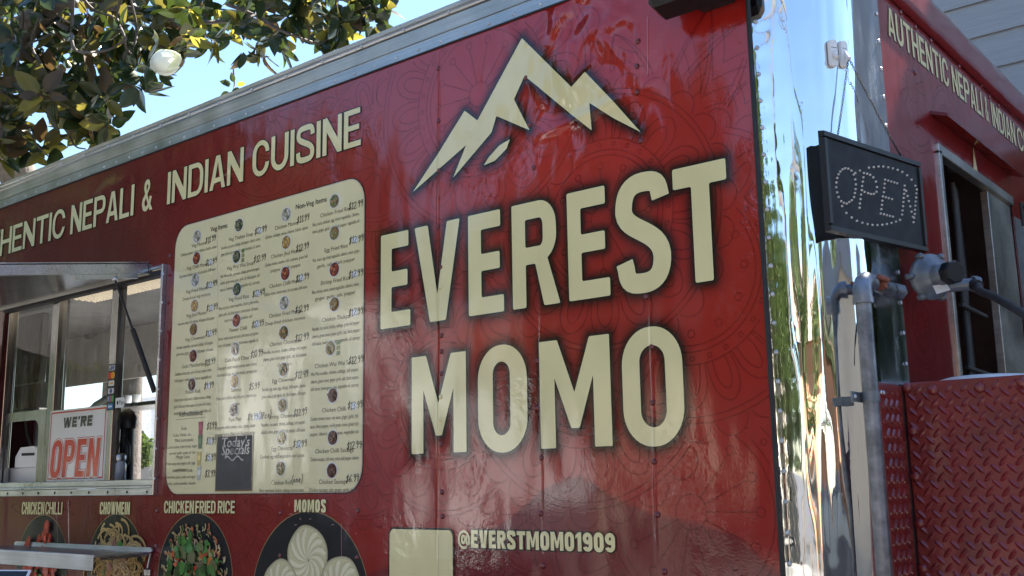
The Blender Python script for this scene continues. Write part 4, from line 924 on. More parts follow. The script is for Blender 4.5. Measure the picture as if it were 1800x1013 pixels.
for it in (
    (A, (228, 392), 'momo', 'Veg Momo', (237, 440), ['Cabbage, paneer, onion, cilantro, butter, spices'], '$11.99', (308, 408)),
    (A, (225, 522), 'red', 'Veg Chilli Momo', (230, 570), ['Veg momo, tomato sauce, oil, soy sauce, chilli sauce'], '$12.99', (312, 540)),
    (A, (217, 652), 'momo', 'Veg Fried Momo', (225, 710), ['Deep-fried veg momos'], '$12.49', (313, 675)),
    (A, (213, 803), 'gold', 'Veg Jhol Momo', (222, 855), ['Veg momo, sesame, chili, soybeans, bell peppers, black pepper'], '$12.99', (317, 812)),
    (A, (207, 943), 'noodle', 'Veg Chowmein', (215, 998), ['Noodles, vegetables, soy sauce, cabbage, bell pepper,', 'green onion, ginger, garlic, salt, black pepper, chili sauce'], '$12.49', (310, 962)),
    (Bz, (205, 155), 'red', 'Gobi Manchurian', (205, 212), ['Cauliflower, onion, ginger, garlic, chili sauce, peppers, onion,', 'bell pepper, cilantro, soy sauce, vegetable oil'], '$11.99', (305, 190)),
    (Bz, (197, 325), 'dark', 'Paneer Roll', (202, 368), ['Paneer, onion, tomato sauce, tortillas, soy sauce, cabbage,', 'garlic, chili sauce, black pepper, salt, green bell pepper,', 'pepper, cilantro, green onion, vegetable oil'], '$9.99', (298, 330)),
    (A, (477, 325), 'soup', 'Veg Thukpa Soup', (487, 395), ['Noodles, soy sauce, cabbage, bell pepper, cilantro, onion,', 'ginger, garlic, salt, pepper, chili sauce, lemongrass, oil, carrots'], '$12.99', (605, 352)),
    (A, (462, 512), 'soup', 'Veg Wai Wai Soup', (483, 567), ['Wai Wai noodles, soy sauce, cabbage, green bell pepper,', 'cilantro, green onion, ginger, garlic, salt, black pepper, chili', 'sauce, lemongrass, vegetable oil, carrots'], '$12.99', (600, 522), 22, True),
    (A, (465, 705), 'soup', 'Veg Fried Rice', (475, 758), ['Rice, soy sauce, mixed vegetables, cilantro, green onion,', 'ginger, garlic, salt, black pepper, tomato sauce, chili sauce,', 'carrots, vegetable oil'], '$12.49', (593, 725)),
    (A, (462, 890), 'red', 'Paneer Chilli', (472, 943), ['Paneer, tomato sauce, soy sauce, chilli sauce, soy & green', 'onion, bell pepper, cilantro, green onion, vegetable oil'], '$12.99', (588, 908)),
    (Bz, (455, 115), 'chaat', 'Dahi Papdi Chaat', (465, 175), ['Crispy papdi, yogurt, mashed potatoes, sweet chutney,', 'tamarind chutney, sev, chaat masala, pomegranate'], '$10.99', (582, 140)),
    (Bz, (450, 305), 'gold', 'Samosa', (460, 357), ['Potato, onion stuffed in deep fried pastry, tamarind sauce', 'green'], '$5.99', (567, 335)),
    (Bz, (445, 475), 'chaat', 'Pani Puri', (453, 533), ['Crispy puris stuffed potatoes, onion, chutney, lemon', 'tamarind water, filled with flavored water'], '$9.99(8Pcs)', (597, 510)),
    (A, (757, 262), 'momo', 'Chicken Momo', (757, 328), ['Chicken, cabbage, onion, cilantro, butter, spices'], '$11.99', (857, 285)),
    (A, (757, 427), 'gold', 'Chicken Jhol Momo', (755, 495), ['Chicken momo, sesame, chili, soybeans, green bell', 'pepper, black pepper'], '$12.99', (853, 455)),
    (A, (752, 612), 'red', 'Chicken Chilli Momo', (752, 672), ['Chicken momo, tomato sauce, oil, soy sauce, chilli sauce'], '$12.99', (853, 633)),
    (A, (745, 787), 'momo', 'Chicken Fried Momo', (750, 850), ['Deep-fried chicken momos'], '$12.99', (850, 820)),
    (A, (743, 962), 'noodle', 'Chicken Chowmein', (750, 1022), ['Noodles, soy sauce, chicken, cabbage, bell pepper,', 'cilantro, green onion, ginger, garlic, salt, black pepper,', 'chili sauce'], '$12.99', (850, 990)),
    (Bz, (740, 235), 'rice', 'Egg Chowmein', (742, 300), ['Noodles, soy sauce, egg, cabbage, bell pepper, cilantro,', 'green onion, ginger, garlic, salt, black pepper, chili sauce'], '$12.49', (848, 265)),
    (Bz, (735, 450), 'rice', 'Shrimp Chowmein', (738, 513), ['Noodles, soy sauce, shrimp, cabbage, bell pepper,', 'cilantro, onion, ginger, garlic, salt, pepper, chili sauce'], '$12.99', (840, 487)),
    (Bz, (730, 643), 'egg', 'Egg Omelette', (732, 705), ['Cooked egg with vegetables and spices'], '$10.99', (838, 675)),
    (Bz, (725, 822), 'rice', 'Chicken Roll', (728, 908), ['Flour, marinated chicken, cabbage, carrot, onion'], '(one)', (822, 885)),
    (A, (1043, 182), 'rice', 'Chicken Fried Rice', (1050, 248), ['Rice, sauce, chicken, egg, mixed vegetables, cilantro,', 'onion, ginger, garlic, salt, black pepper, vegetable oil'], '$12.99', (1170, 203)),
    (A, (1043, 372), 'rice', 'Egg Fried Rice', (1052, 462), ['Rice, sauce, egg, mixed vegetables, cilantro, onion, ginger,', 'garlic, salt, black pepper'], '$12.99', (1172, 408)),
    (A, (1043, 588), 'red', 'Shrimp Fried Rice', (1048, 655), ['Rice, shrimp, sauce, mixed vegetables, cilantro, onion,', 'ginger, garlic, salt, pepper'], '$12.99', (1170, 610)),
    (A, (1043, 795), 'noodle', 'Chicken Thukpa', (1050, 878), ['Noodles, soy sauce, chicken, cabbage, green bell pepper,', 'cilantro, green onion, ginger, garlic, salt, black pepper,', 'chili sauce, lemongrass, egg, vegetable oil, carrots'], '$12.99', (1170, 838)),
    (Bz, (1020, 110), 'rice', 'Chicken Wai Wai Soup', (1043, 205), ['Wai Wai noodles, chicken, cabbage, bell pepper,', 'cilantro, green onion, ginger, garlic, salt, black pepper,', 'chili sauce, lemongrass, egg, vegetable oil, carrots'], '$12.99', (1170, 178), 22, True),
    (Bz, (1033, 390), 'dark', 'Chicken Chilli', (1040, 475), ['Chicken, tomato sauce, soy sauce, ginger, garlic, chili', 'sauce, black pepper, red & green onion, green bell', 'pepper, cilantro, green lemon, vegetable oil'], '$13.99', (1165, 447)),
    (Bz, (1033, 640), 'dark', 'Chicken Chilli Sausage', (1042, 718), ['Chicken sausages, chili sauce, onion, bell pepper, cilantro'], '$12.99', (1160, 685)),
    (Bz, (1028, 835), 'dark', 'Chicken Sausage', (1035, 903), ['Chicken sausage, salt, ginger, garlic, onion'], '$6.99', (1150, 880))): item(*it)
for t, p in (('Veg Items', A(358, 343)), ('Non-Veg Items', A(903, 200)), ('Refreshments', Bz(190, 502))):
    mb = MB()
    for d_ in (0, .0012): small_text(mb, t, p[0]+d_, p[1]-.006, .028, ml_(1 if d_ == 0 else 2), (.03, .03, .03))
    mb.build('menu_heading', M_print, MENU)
mb = MB(); r0 = Bz(190, 512); mb.poly([[(r0[0]-.10, r0[1]-.010), (r0[0]+.10, r0[1]-.010), (r0[0]+.10, r0[1]-.0085), (r0[0]-.10, r0[1]-.0085)]], ml_(1), 0, (.06, .12, .08))
mb.build('underline', M_print, MENU)
for nm, ls, p, cp_, cc, pr, pp in (('Soda', ['Coke, Fanta, etc.'], (150, 588), (250, 585), (.3, .05, .09), '$1.99', (315, 568)), ('Mint Lemonade', ['Lemon juice, mint syrup, sugar', 'served with soda or ice'], (150, 658), (247, 665), (.08, .14, .06), '$3.99', (312, 658)),
                                   ('Mango Lassi', ['Fresh mango pulp, yogurt, milk, sugar,', 'cardamom'], (143, 757), (240, 765), (.5, .38, .12), '$5.99', (308, 756)), ('Sweet Lime Soda', ['Fresh lime juice, soda and sugar', 'or salt, cumin powder, masala'], (140, 838), (240, 852), (.45, .46, .42), '$3.99', (305, 853))):
    c = Bz(*p); mb = MB(); small_text(mb, nm, c[0], c[1]-.004, .0195, ml_(1), INK)
    for i, l in enumerate(ls): small_text(mb, l, c[0]-.01, c[1]-.004-.024*(i+1), .017, ml_(1), INK, .2)
    mb.build('menu_text', M_print, MENU); mb = MB(); k_ = Bz(*cp_); mb.poly([[(k_[0]-.011, k_[1]-.026), (k_[0]+.011, k_[1]-.026), (k_[0]+.015, k_[1]+.026), (k_[0]-.015, k_[1]+.026)]], ml_(2), 0, cc); mb.poly([[(k_[0]-.008, k_[1]-.006), (k_[0]+.008, k_[1]-.006), (k_[0]+.010, k_[1]+.012), (k_[0]-.010, k_[1]+.012)]], ml_(3), 0, tuple(min(1, v*1.6) for v in cc))
    mb.build('drink_picture', M_print, MENU); price(pr, Bz(*pp), .026, hash_(nm))
# chalkboard sticker on the menu
c0, c1 = Bz(352, 640), Bz(550, 950); cx0, cx1, cz0, cz1 = c0[0], c1[0], Bz(450, 948)[1], Bz(450, 632)[1]
mb = MB(); mb.poly([[(cx0, cz0), (cx1, cz0), (cx1, cz1), (cx0, cz1)]], ml_(4), 1); mb.poly([[(cx0-.006, cz0-.006), (cx1+.006, cz0-.006), (cx1+.006, cz1+.006), (cx0-.006, cz1+.006)], [(cx0, cz0), (cx1, cz0), (cx1, cz1), (cx0, cz1)]], ml_(4), 0, (.16, .11, .06))
xm_ = (cx0+cx1)/2; H_ = cz1-cz0
for t, f_ in (("Today's", .80), ('Specials', .655)):
    for d_ in (0, .002): small_text(mb, t, xm_+.004+d_, cz0+H_*f_, .052, ml_(5 if d_ == 0 else 6), (.19, .19, .21), .172, .18)
sw = [(xm_-.055+.11*i/12, cz0+H_*.585+.008*sin(i*.95)) for i in range(13)]; p = thick(sw, .004); mb.add([ml_(5)(*v) for v in p], [(i, i+1, 24-i, 25-i) for i in range(12)], 0, (.26, .26, .28))
tag(mb.build('chalkboard_sticker', [M_print, M_chalk], MENU))

# ---------------- big food photographs printed along the bottom
def fphoto(name, l, t, r_, seed, draw):
    cx_ = (S(*l)[0]+S(*r_)[0])/2; rad = (S(*r_)[0]-S(*l)[0])/2; cz_ = S(*t)[1]-rad; q = random.Random(seed); mb = MB()
    mb.poly([circ(cx_, cz_, rad, 48)], lay(0), 0, (.30, .20, .10)); mb.poly([circ(cx_, cz_, rad-.0035, 48)], lay(.4), 0, (.012, .012, .018))
    draw(mb, cx_, cz_, rad, q); mb.build(name, M_print, side)
def bits(mb, cx_, cz_, rad, q, pal, n, size, rx_=.72, rz_=.78, base=-.0020):
    food_bits(mb, cx_, cz_-.06*rad, rad*rx_, rad*rz_, pal, n, q, base, size)
def noodles(mb, cx_, cz_, rad, q):
    for i in range(170):
        a = q.uniform(0, 6.28); rr = rad*math.sqrt(q.random())*.78; r2 = q.uniform(.12, .38)*rad; a0 = q.uniform(0, 360)
        pts = arc(cx_+rr*cos(a), cz_+rr*.9*sin(a)+.0*rad, r2, r2*.8, a0, a0+q.uniform(70, 190), 8)
        s_ = q.uniform(.7, 1.1); c = (.62*s_, .40*s_, .16*s_)
        for wd_, cc in ((.0125, tuple(k_*.35 for k_ in c)), (.0085, c)):
            p = thick(pts, wd_); n_ = len(pts); y = -.0020-.00003*i-(.00001 if wd_ < .01 else 0); mb.add([(v[0], y, v[1]) for v in p], [(j, j+1, 2*n_-2-j, 2*n_-1-j) for j in range(n_-1)], 0, cc)
    food_bits(mb, cx_, cz_, rad*.6, rad*.6, [(.06, .16, .03), (.45, .18, .12), (.09, .22, .05)], 16, q, -.0073, .16)
def fried_rice(mb, cx_, cz_, rad, q):
    bits(mb, cx_, cz_, rad, q, [(.06, .16, .04), (.09, .22, .06), (.05, .10, .03), (.16, .16, .07)], 150, .12, .78, .86)
    for i in range(520):
        a = q.uniform(0, 6.28); rr = math.sqrt(q.random())*.84*rad; an = q.uniform(.6, 2.4); l_ = q.uniform(.012, .030); p0 = (cx_+rr*cos(a), cz_+rr*sin(a)-.04*rad); c = q.choice([(.55, .40, .20), (.45, .32, .16), (.14, .26, .06), (.6, .48, .3), (.5, .2, .08)])
        p = thick([p0, (p0[0]+cos(an)*l_*.5, p0[1]+sin(an)*l_*.5), (p0[0]+cos(an+.5)*l_, p0[1]+sin(an+.5)*l_)], q.uniform(.004, .009)); mb.add([(v[0], -.0040-.000006*i, v[1]) for v in p], [(0, 1, 4, 5), (1, 2, 3, 4)], 0, tuple(k_*q.uniform(.7, 1.1) for k_ in c))
    food_bits(mb, cx_, cz_, rad*.8, rad*.8, [(.60, .10, .03), (.65, .18, .05), (.5, .07, .03)], 22, q, -.0063, .085)
def chilli(mb, cx_, cz_, rad, q):
    for i in range(120):
        x_ = q.uniform(-.66, .66); top = .80-.75*abs(x_)+(.25*sin(x_*9)); z_ = q.uniform(-.9, top); s_ = q.uniform(.09, .15)
        pts = [(cx_+rad*(x_+s_*.6*cos(t)), cz_+rad*(z_+s_*sin(t))) for t in [2*pi*j/7+.3 for j in range(7)]]; g_ = q.uniform(.6, 1.25)
        mb.add([(v[0], -.0020-.00012*i, v[1]) for v in pts], [tuple(range(7))], 0, (.60*g_, .035*g_, .016*g_)); mb.add([(v[0]-.002+(cx_+rad*x_-v[0])*.55, -.00205-.00012*i, v[1]+.003+(cz_+rad*z_-v[1])*.55) for v in pts], [tuple(range(7))], 0, (.75*g_, .10*g_, .05*g_))
    food_bits(mb, cx_, cz_-.3*rad, rad*.6, rad*.3, [(.06, .18, .03), (.1, .22, .05)], 14, q, -.0094, .14)
def momos(mb, cx_, cz_, rad, q):
    for j, (dx, dz, rr) in enumerate(((-.02, .50, .345), (-.47, .14, .32), (.54, .20, .33), (.02, -.22, .36))):
        mx_, mz_ = cx_+dx*rad, cz_+dz*rad; r2 = rr*rad; n_ = 15
        base = 1.5+j*.9
        for f_, cc, k_ in ((1, (.30, .27, .15), 0), (.97, (.50, .46, .29), .1), (.90, (.62, .57, .34), .2)): mb.poly([[(mx_+r2*f_*(1+.02*sin(5*t+j))*cos(t), mz_+r2*f_*(1+.03*sin(4*t+j*2))*sin(t)+(1-f_)*.02) for t in [2*pi*i/34 for i in range(34)]]], lay(base+k_), 0, cc)
        n_ = 12; ox_, oz_ = mx_+r2*.06, mz_-r2*.10
        for i in range(n_):
            a = 2*pi*(i+q.uniform(-.2, .2))/n_; tw = 1.0; fo = q.uniform(.84, .93)
            P = lambda f_, da: (ox_+(mx_-ox_)*f_+r2*f_*cos(a+da+tw*(1-f_)), oz_+(mz_-oz_)*f_+r2*f_*sin(a+da+tw*(1-f_)))
            for (d0, wd_, cc, k_) in ((.10, .12, (.47, .43, .26), .25), (0, .17, (.72, .67, .44), .3), (-.02, .07, (.79, .74, .53), .35)):
                ff = [.08, .25, .45, .65, .82, fo]; ww = [.5, .7, .9, 1, .8, .1]
                e_ = [P(f_, d0+wd_*v_) for f_, v_ in zip(ff, ww)]+[P(f_, d0-wd_*v_) for f_, v_ in zip(ff[::-1], ww[::-1])]
                mb.poly([e_], lay(base+k_+.012*(i % 4)), 0, cc)
        mb.poly([circ(ox_, oz_, r2*.10, 10)], lay(base+.45), 0, (.58, .54, .35)); mb.poly([circ(ox_+r2*.01, oz_-r2*.01, r2*.045, 8)], lay(base+.5), 0, (.34, .30, .17))
fphoto('chilli_photo', (31, 958), (75, 904.5), (121, 958), 3, chilli); fphoto('noodle_photo', (156, 960), (203, 903), (254, 960), 4, noodles)
fphoto('rice_photo', (279, 975), (342, 901), (411, 975), 5, fried_rice); fphoto('dumpling_photo', (444, 1000), (545, 898), (652, 1000), 6, momos)

# ---------------- flood light at the top of the wall
fa, fb, fc_ = at(1151, 10, -.06), at(1172, 29, -.09), at(1262, 0, -.09)
mb = MB(); M_ = Matrix.Translation((fb.x+.0, -.075, fb.z+.108)) @ Matrix.Rotation(R(-12), 4, 'X')
mb.bbox((-.035, -.05, -.10), (.22, .05, .05), .018, 0, (1, 1, 1), M_); FL = mb.build('flood_light', M_black, T)
mb = MB(); mb.bbox((-.01, -.056, -.08), (.19, -.052, .03), .002, 0, (1, 1, 1), M_); mb.build('lamp_glass', simple('lamp_glass', (.2, .2, .2), .15), FL)
mb = MB(); mb.bbox((fb.x+.06, -.05, fb.z+.02), (fb.x+.16, -.001, fb.z+.06), .004); mb.build('lamp_bracket', M_black, FL)

# ---------------- gas line and regulator
pc = atx(1523, 600, XE+.030); py_, pxx = pc.y, pc.x; zt2 = atx(1517, 492, XE+.03).z
mb = MB(); r_ = .0185
path = [(pxx, py_, .7), (pxx, py_, zt2-.045)]; mb.tube(path, r_, 16); PIPE = mb.build('gas_pipe', M_galv, T)
mb = MB(); el = [(pxx, py_, zt2-.046), (pxx, py_, zt2-.030)]+[(pxx, py_+.03-.03*cos(R(a)), zt2-.030+.03*sin(R(a))) for a in range(15, 91, 15)]+[(pxx, py_+.055, zt2)]
mb.tube(el, [.0225]*2+[.0215]*6+[.0225], 14); mb.tube([(pxx, py_, zt2-.058), (pxx, py_, zt2-.044)], .0245, 14); mb.build('elbow', M_galv, PIPE)
mb = MB(); mb.tube([(pxx, py_+.055, zt2), (pxx, py_+.13, zt2)], .014, 12); mb.tube([(pxx, py_+.125, zt2-.0), (pxx, py_+.20, zt2-.002)], [.020, .017], 8); mb.tube([(pxx, py_+.195, zt2), (pxx+.005, py_+.245, zt2)], .021, 6); mb.build('union_fitting', M_galv, PIPE)
mb = MB(); mb.bbox((pxx-.008, py_+.07, zt2+.006), (pxx+.024, py_+.125, zt2+.020), .004); mb.tube([(pxx, py_+.10, zt2), (pxx+.02, py_+.10, zt2+.004)], .016, 10); mb.bbox((pxx+.020, py_+.045, zt2+.004), (pxx+.030, py_+.11, zt2+.014), .003); mb.build('valve_handle', M_rust, PIPE)
rc = atx(1636, 487, pxx+.035); axv = Vector((.80, -.60, -.06)).normalized()
mb = MB(); mb.lathe([(.0002, -.030), (.022, -.030), (.030, -.022), (.052, -.012), (.060, -.008), (.062, -.004), (.062, .004), (.058, .008), (.052, .012), (.046, .024), (.034, .034), (.028, .040), (.0275, .075), (.0002, .075)], rc, axv, 28); REG = mb.build('regulator_body', M_cast, T)
u_ = axv.orthogonal().normalized(); b_ = axv.cross(u_)
for i in range(6):
    a = 2*pi*i/6+.4; mb = MB(); o_ = rc+(u_*cos(a)+b_*sin(a))*.062
    mb.lathe([(.0095, -.010), (.0095, .007), (.006, .009), (.0055, .013), (.0002, .013)], o_, axv, 8); mb.build('flange_bolt', M_cast, REG)
mb = MB(); mb.lathe([(.029, .072), (.031, .074), (.031, .098), (.027, .104), (.0002, .104)], rc, axv, 8, 0, (1, 1, 1), False); mb.build('regulator_cap', M_black, REG)
dwn = Vector((0, 0, -1)); sdv = Vector((-.35, -.75, .12)).normalized()
mb = MB(); mb.lathe([(.0165, .0), (.0165, .034), (.011, .036), (.010, .033), (.0002, .033)], rc+axv*.006+b_*0, (axv*.75+Vector((-.5, -.45, .1))).normalized(), 14); mb.build('vent_boss', M_cast, REG)
tg = rc+axv*.046+dwn*.036; rgt = Vector((.6, .8, 0)); mb = MB(); n_t = axv
vs = [tg+rgt*a+Vector((0, 0, 1))*b for a, b in ((-.030, .006), (.012, .013), (.022, -.004), (-.020, -.016))]; mb.add(vs+[v-n_t*.001 for v in vs], [(0, 1, 2, 3), (7, 6, 5, 4)]); mb.build('paper_tag', M_white, REG)
ho = rc+Vector((.085, .065, -.022)); mb = MB(); mb.tube([rc+Vector((.01, .04, -.022)), ho], .017, 10); mb.tube([ho, ho+Vector((.012, .012, 0))], .023, 6); mb.build('outlet_fitting', M_cast, REG)
hp = [ho+Vector((.01, .01, 0))]; tgt_ = [(1722, 512), (1750, 523), (1775, 537), (1800, 552), (1840, 580)]
for i, q_ in enumerate(tgt_): hp.append(atx(q_[0], q_[1], ho.x+.05+.05*i))
mb = MB(); mb.tube([ho, hp[0]+(hp[1]-hp[0])*.25], .0155, 10); mb.tube(hp, .0105, 10); mb.build('gas_hose', M_dark, T)
mb = MB(); zc_ = atx(1535, 703, XE).z
mb.bbox((pxx-.024, py_-.062, zc_-.012), (pxx-.019, py_+.055, zc_+.012), .001); mb.tube([(pxx, py_, zc_-.012), (pxx, py_, zc_+.012)], r_+.0022, 16); CL = mb.build('pipe_clamp', M_cast, PIPE)
for dy in (-.048, .04): place('screw', rme2, CL, (pxx-.0185, py_+dy, zc_), Matrix.Rotation(pi/2, 3, 'Z'))

# ---------------- tread-plate storage box on the tongue
def worn(nt, v):
    a = ramp(nt, noise(nt, v, 14, 5, .6), .3, .72, (.13, .0085, .010), (.22, .015, .015)); mx = N(nt, 'ShaderNodeMix'); mx.data_type = 'RGBA'
    f = math_(nt, 'MULTIPLY', math_(nt, 'SUBTRACT', noise(nt, v, 55, 5, .7), .60, None, True), 5, None, True); nt.links.new(f, mx.inputs[0]); nt.links.new(a, mx.inputs[6]); mx.inputs[7].default_value = (.30, .10, .085, 1)
    m2 = N(nt, 'ShaderNodeMix'); m2.data_type = 'RGBA'; g = math_(nt, 'MULTIPLY', math_(nt, 'SUBTRACT', noise(nt, v, 6, 6, .75), .52, None, True), 3, None, True); nt.links.new(g, m2.inputs[0]); nt.links.new(mx.outputs[2], m2.inputs[6]); m2.inputs[7].default_value = (.085, .012, .012, 1); return m2.outputs[2]
def tread():
    m, nt, p = mat('red_painted_tread_plate')
    v = mapping(nt, (1, 1, 1)); nt.links.new(worn(nt, v), p.inputs['Base Color'])
    p.inputs['Roughness'].default_value = .38; p.inputs['Coat Weight'].default_value = .6; p.inputs['Coat Roughness'].default_value = .11
    b = N(nt, 'ShaderNodeBump'); b.inputs['Distance'].default_value = .0007; nt.links.new(noise(nt, v, 90, 4), b.inputs['Height']); nt.links.new(b.outputs[0], p.inputs['Normal']); return m
M_tread = tread()
DY = .300; DX0 = at(1583, 674, DY).x+.006; DZ1 = at(1583, 674, DY).z; DX1 = .75; DZ0 = .55
mb = MB(); mb.bbox((DX0, DY, DZ0), (DX1, DY+.025, DZ1), .003); DOOR = mb.build('box_door', M_tread, T)
def lug_grid(mb, o, ex, ez, n, w_, h_, P_=.0368, Lg=.0335, hw=.0062, ht=.0042):
    nxg, nzg = int(w_/P_)+2, int(h_/(P_/2))+2
    for j in range(nzg):
        for i in range(nxg):
            x_ = (i+.5*((j//2+j) % 2 if False else (j % 2)))*P_; z_ = j*P_/2*.98+.004
            sg = 1 if j % 2 == 0 else -1; an = sg*R(48)+R(3)
            dx, dz = cos(an), sin(an); prof_ = [(-.5, 0), (-.32, .72), (0, 1), (.32, .72), (.5, 0)]
            if not (.012 < x_ < w_-.012 and .012 < z_ < h_-.014): continue
            c_ = o+ex*x_+ez*z_; d_ = ex*dx+ez*dz; q_ = ez*dx-ex*dz; top = [c_+d_*Lg*t*.86+n*ht*(1 if abs(t) < .4 else .25) for t, _ in prof_]
            l_ = [c_+d_*Lg*t+q_*hw*k_ for t, k_ in prof_]; r__ = [c_+d_*Lg*t-q_*hw*k_ for t, k_ in prof_]
            vs = l_+top+r__
            mb.add(vs, [(i_, i_+1, 6+i_, 5+i_) for i_ in range(4)]+[(5+i_, 6+i_, 11+i_, 10+i_) for i_ in range(4)], 0, (1, 1, 1), False)
mb = MB(); lug_grid(mb, Vector((DX0, DY-.0002, DZ0)), Vector((1, 0, 0)), Vector((0, 0, 1)), Vector((0, -1, 0)), 1.0, DZ1-DZ0)
tag(mb.build('raised_tread_pattern', M_tread, DOOR), kind='stuff')
bm_ = MB(); bm_.lathe([(.0135, 0), (.0128, .003), (.009, .0065), (.004, .008), (.0002, .0083)], (0, 0, 0), (0, -1, 0), 12); bme = bm_.mesh('bolt', M_tread)
for p in ((1594, 682), (1640, 686), (1722, 682), (1798, 673), (1604, 758), (1609, 838), (1616, 920), (1622, 1000)): q_ = at(*p, DY); place('bolt', bme, DOOR, (q_.x, DY-.001, q_.z))
mb = MB(); mb.bbox((DX0-.004, DY+.03, DZ0), (DX1-.01, 1.1, DZ1-.01), .003); BOX = mb.build('storage_box', M_tread, T)
sy0 = atx(1546, 695, XE+.012).y; zst = atx(1570, 676, XE+.012).z
mb = MB(); mb.bbox((XE+.005, sy0, DZ0), (XE+.012, DY-.016, zst), .001); STR = mb.build('tread_plate_strip', M_tread, T)
mb = MB(); lug_grid(mb, Vector((XE+.0122, sy0, DZ0)), Vector((0, 1, 0)), Vector((0, 0, 1)), Vector((1, 0, 0)), DY-.016-sy0, zst-DZ0); tag(mb.build('raised_tread_pattern', M_tread, STR), kind='stuff')
for dz in (-.025,): place('screw', rme2, STR, (XE+.0125, sy0+.012, atx(1555, 693, XE).z), Matrix.Rotation(pi/2, 3, 'Z')); place('screw', rme2, STR, (XE+.0125, sy0+.028, atx(1555, 693, XE).z), Matrix.Rotation(pi/2, 3, 'Z'))
mb = MB(); mb.box((XE+.004, DY-.015, DZ0), (DX0-.001, DY+.02, DZ1-.004)); mb.build('door_gap_strip', M_dark, T)  # dark strip filling the gap between plate strip and door
hz1, hz0 = at(1580, 712, DY-.02).z, at(1588, 760, DY-.02).z; mb = MB()
for i in range(3):
    a, b = hz1+(hz0-hz1)*i/3, hz1+(hz0-hz1)*(i+.94)/3; mb.tube([(DX0-.010, DY-.012, a), (DX0-.010, DY-.012, b)], .0065, 10)
mb.build('door_hinge', M_steel, T)
# wheels under the body
for wx in (-3.2, -4.1):
    mb = MB(); mb.lathe([(.15, -.1), (.30, -.1), (.345, -.07), (.345, .07), (.30, .1), (.15, .1)], (wx, .28, .345), (0, 1, 0), 28); wh = mb.build('wheel', M_dark, T)
    mb = MB(); mb.lathe([(.0002, -.06), (.06, -.07), (.08, -.04), (.17, -.06), (.19, -.095), (.19, .06)], (wx, .28, .345), (0, 1, 0), 24); mb.build('rim', M_steel, wh)

# ------------------------------------------------------------------ things in, on and by the trailer
# hanging LED sign
o_, tr_, bl_ = Vector((-.9515, -.0241, 2.3266)), Vector((-.8749, .4526, 2.3376)), Vector((-.9536, -.0191, 2.0746))
ex, ez = (tr_-o_).normalized(), (o_-bl_).normalized(); W_, H_ = (tr_-o_).length, (o_-bl_).length
nn = ex.cross(ez).normalized(); nn = nn if nn.dot(CAM-o_) > 0 else -nn
SG = thing('led_open_sign', 'black LED sign reading OPEN in small bulbs, hanging on chains', 'LED sign', tuple(bl_+ex*W_/2))
SP = lambda a, b, k: bl_+ex*a+ez*b+nn*k
def sbox(mb, a0, a1, b0, b1, k0, k1, ch=.0):
    vs = [SP(a, b, k) for k in (k0, k1) for b in (b0, b1) for a in (a0, a1)]
    if ch: vs[4] = SP(a0+ch, b0+ch, k1); vs[5] = SP(a1-ch, b0+ch, k1); vs[6] = SP(a0+ch, b1-ch, k1); vs[7] = SP(a1-ch, b1-ch, k1)
    mb.add(vs, [(0, 2, 3, 1), (4, 5, 7, 6), (0, 1, 5, 4), (2, 6, 7, 3), (0, 4, 6, 2), (1, 3, 7, 5)])
fwid = .017
mb = MB(); sbox(mb, .002, W_-.002, .002, H_-.002, -.013, -.006); mb.build('back_box', M_black, SG)
mb = MB()
for q_ in ((0, W_, H_-fwid, H_), (0, W_, 0, fwid)): sbox(mb, *q_, -.013, .003, .0025)
for q_ in ((0, fwid, fwid, H_-fwid), (W_-fwid, W_, fwid, H_-fwid)): sbox(mb, *q_, -.0129, .0028, .0025)
mb.build('sign_frame', M_black, SG)
mb = MB(); sbox(mb, fwid, W_-fwid, fwid, H_-fwid, -.0055, -.003); mb.build('sign_face', simple('black_sign_face', (.008, .010, .014), .6, spec=.3), SG)
led = MB(); led.lathe([(.0030, 0), (.0030, .0022), (.0022, .0040), (.0002, .0046)], (0, 0, 0), (0, 0, 1), 8); lme = led.mesh('led_bulb', simple('clear_led', (.58, .55, .52), .25))
rotS = Matrix((ex, ez, nn)).transposed()
O_ = [(330,375),(350,378),(372,392),(388,418),(398,408),(398,452),(402,486),(400,518),(396,545),(390,572),(375,594),(358,606),(340,616),(320,612),(302,600),(284,572),(274,540),(268,505),(269,472),(275,442),(284,416),(296,397),(312,382),
 (458,408),(480,412),(500,420),(522,437),(540,467),(547,504),(543,536),(525,550),(505,551),(486,545),(462,537),(443,525),(445,497),(450,467),(454,437),(438,555),(434,586),(430,616),(428,645),
 (603,453),(624,460),(645,466),(666,472),(685,478),(600,481),(597,510),(594,539),(588,568),(608,574),(628,580),(650,586),(584,597),(581,626),(577,655),(573,685),(595,690),(616,696),(636,702),(657,706),
 (737,494),(735,522),(733,550),(730,578),(728,606),(726,635),(722,664),(719,692),(747,530),(757,565),(766,600),(775,636),(784,672),(793,708),(810,495),(820,520),(817,547),(815,575),(812,603),(810,631),(808,659),(806,688),(802,714),(798,744),
 (430,391),(492,371),(525,367),(558,363),(590,363),(625,369),(656,376),(689,386),(721,400),(753,423),(784,453),(308,634),(337,681),(374,712),(410,735),(447,748),(483,757),(516,763),(550,764),(584,762),(615,757),(647,749),(677,740),(705,728)]
for a, b in O_:
    d = ray(1400+a/3.895, 200+b/3.895); fp = SP(0, 0, -.003); t = (fp-CAM).dot(nn)/d.dot(nn); place('led_bulb', lme, SG, tuple(CAM+d*t), rotS)
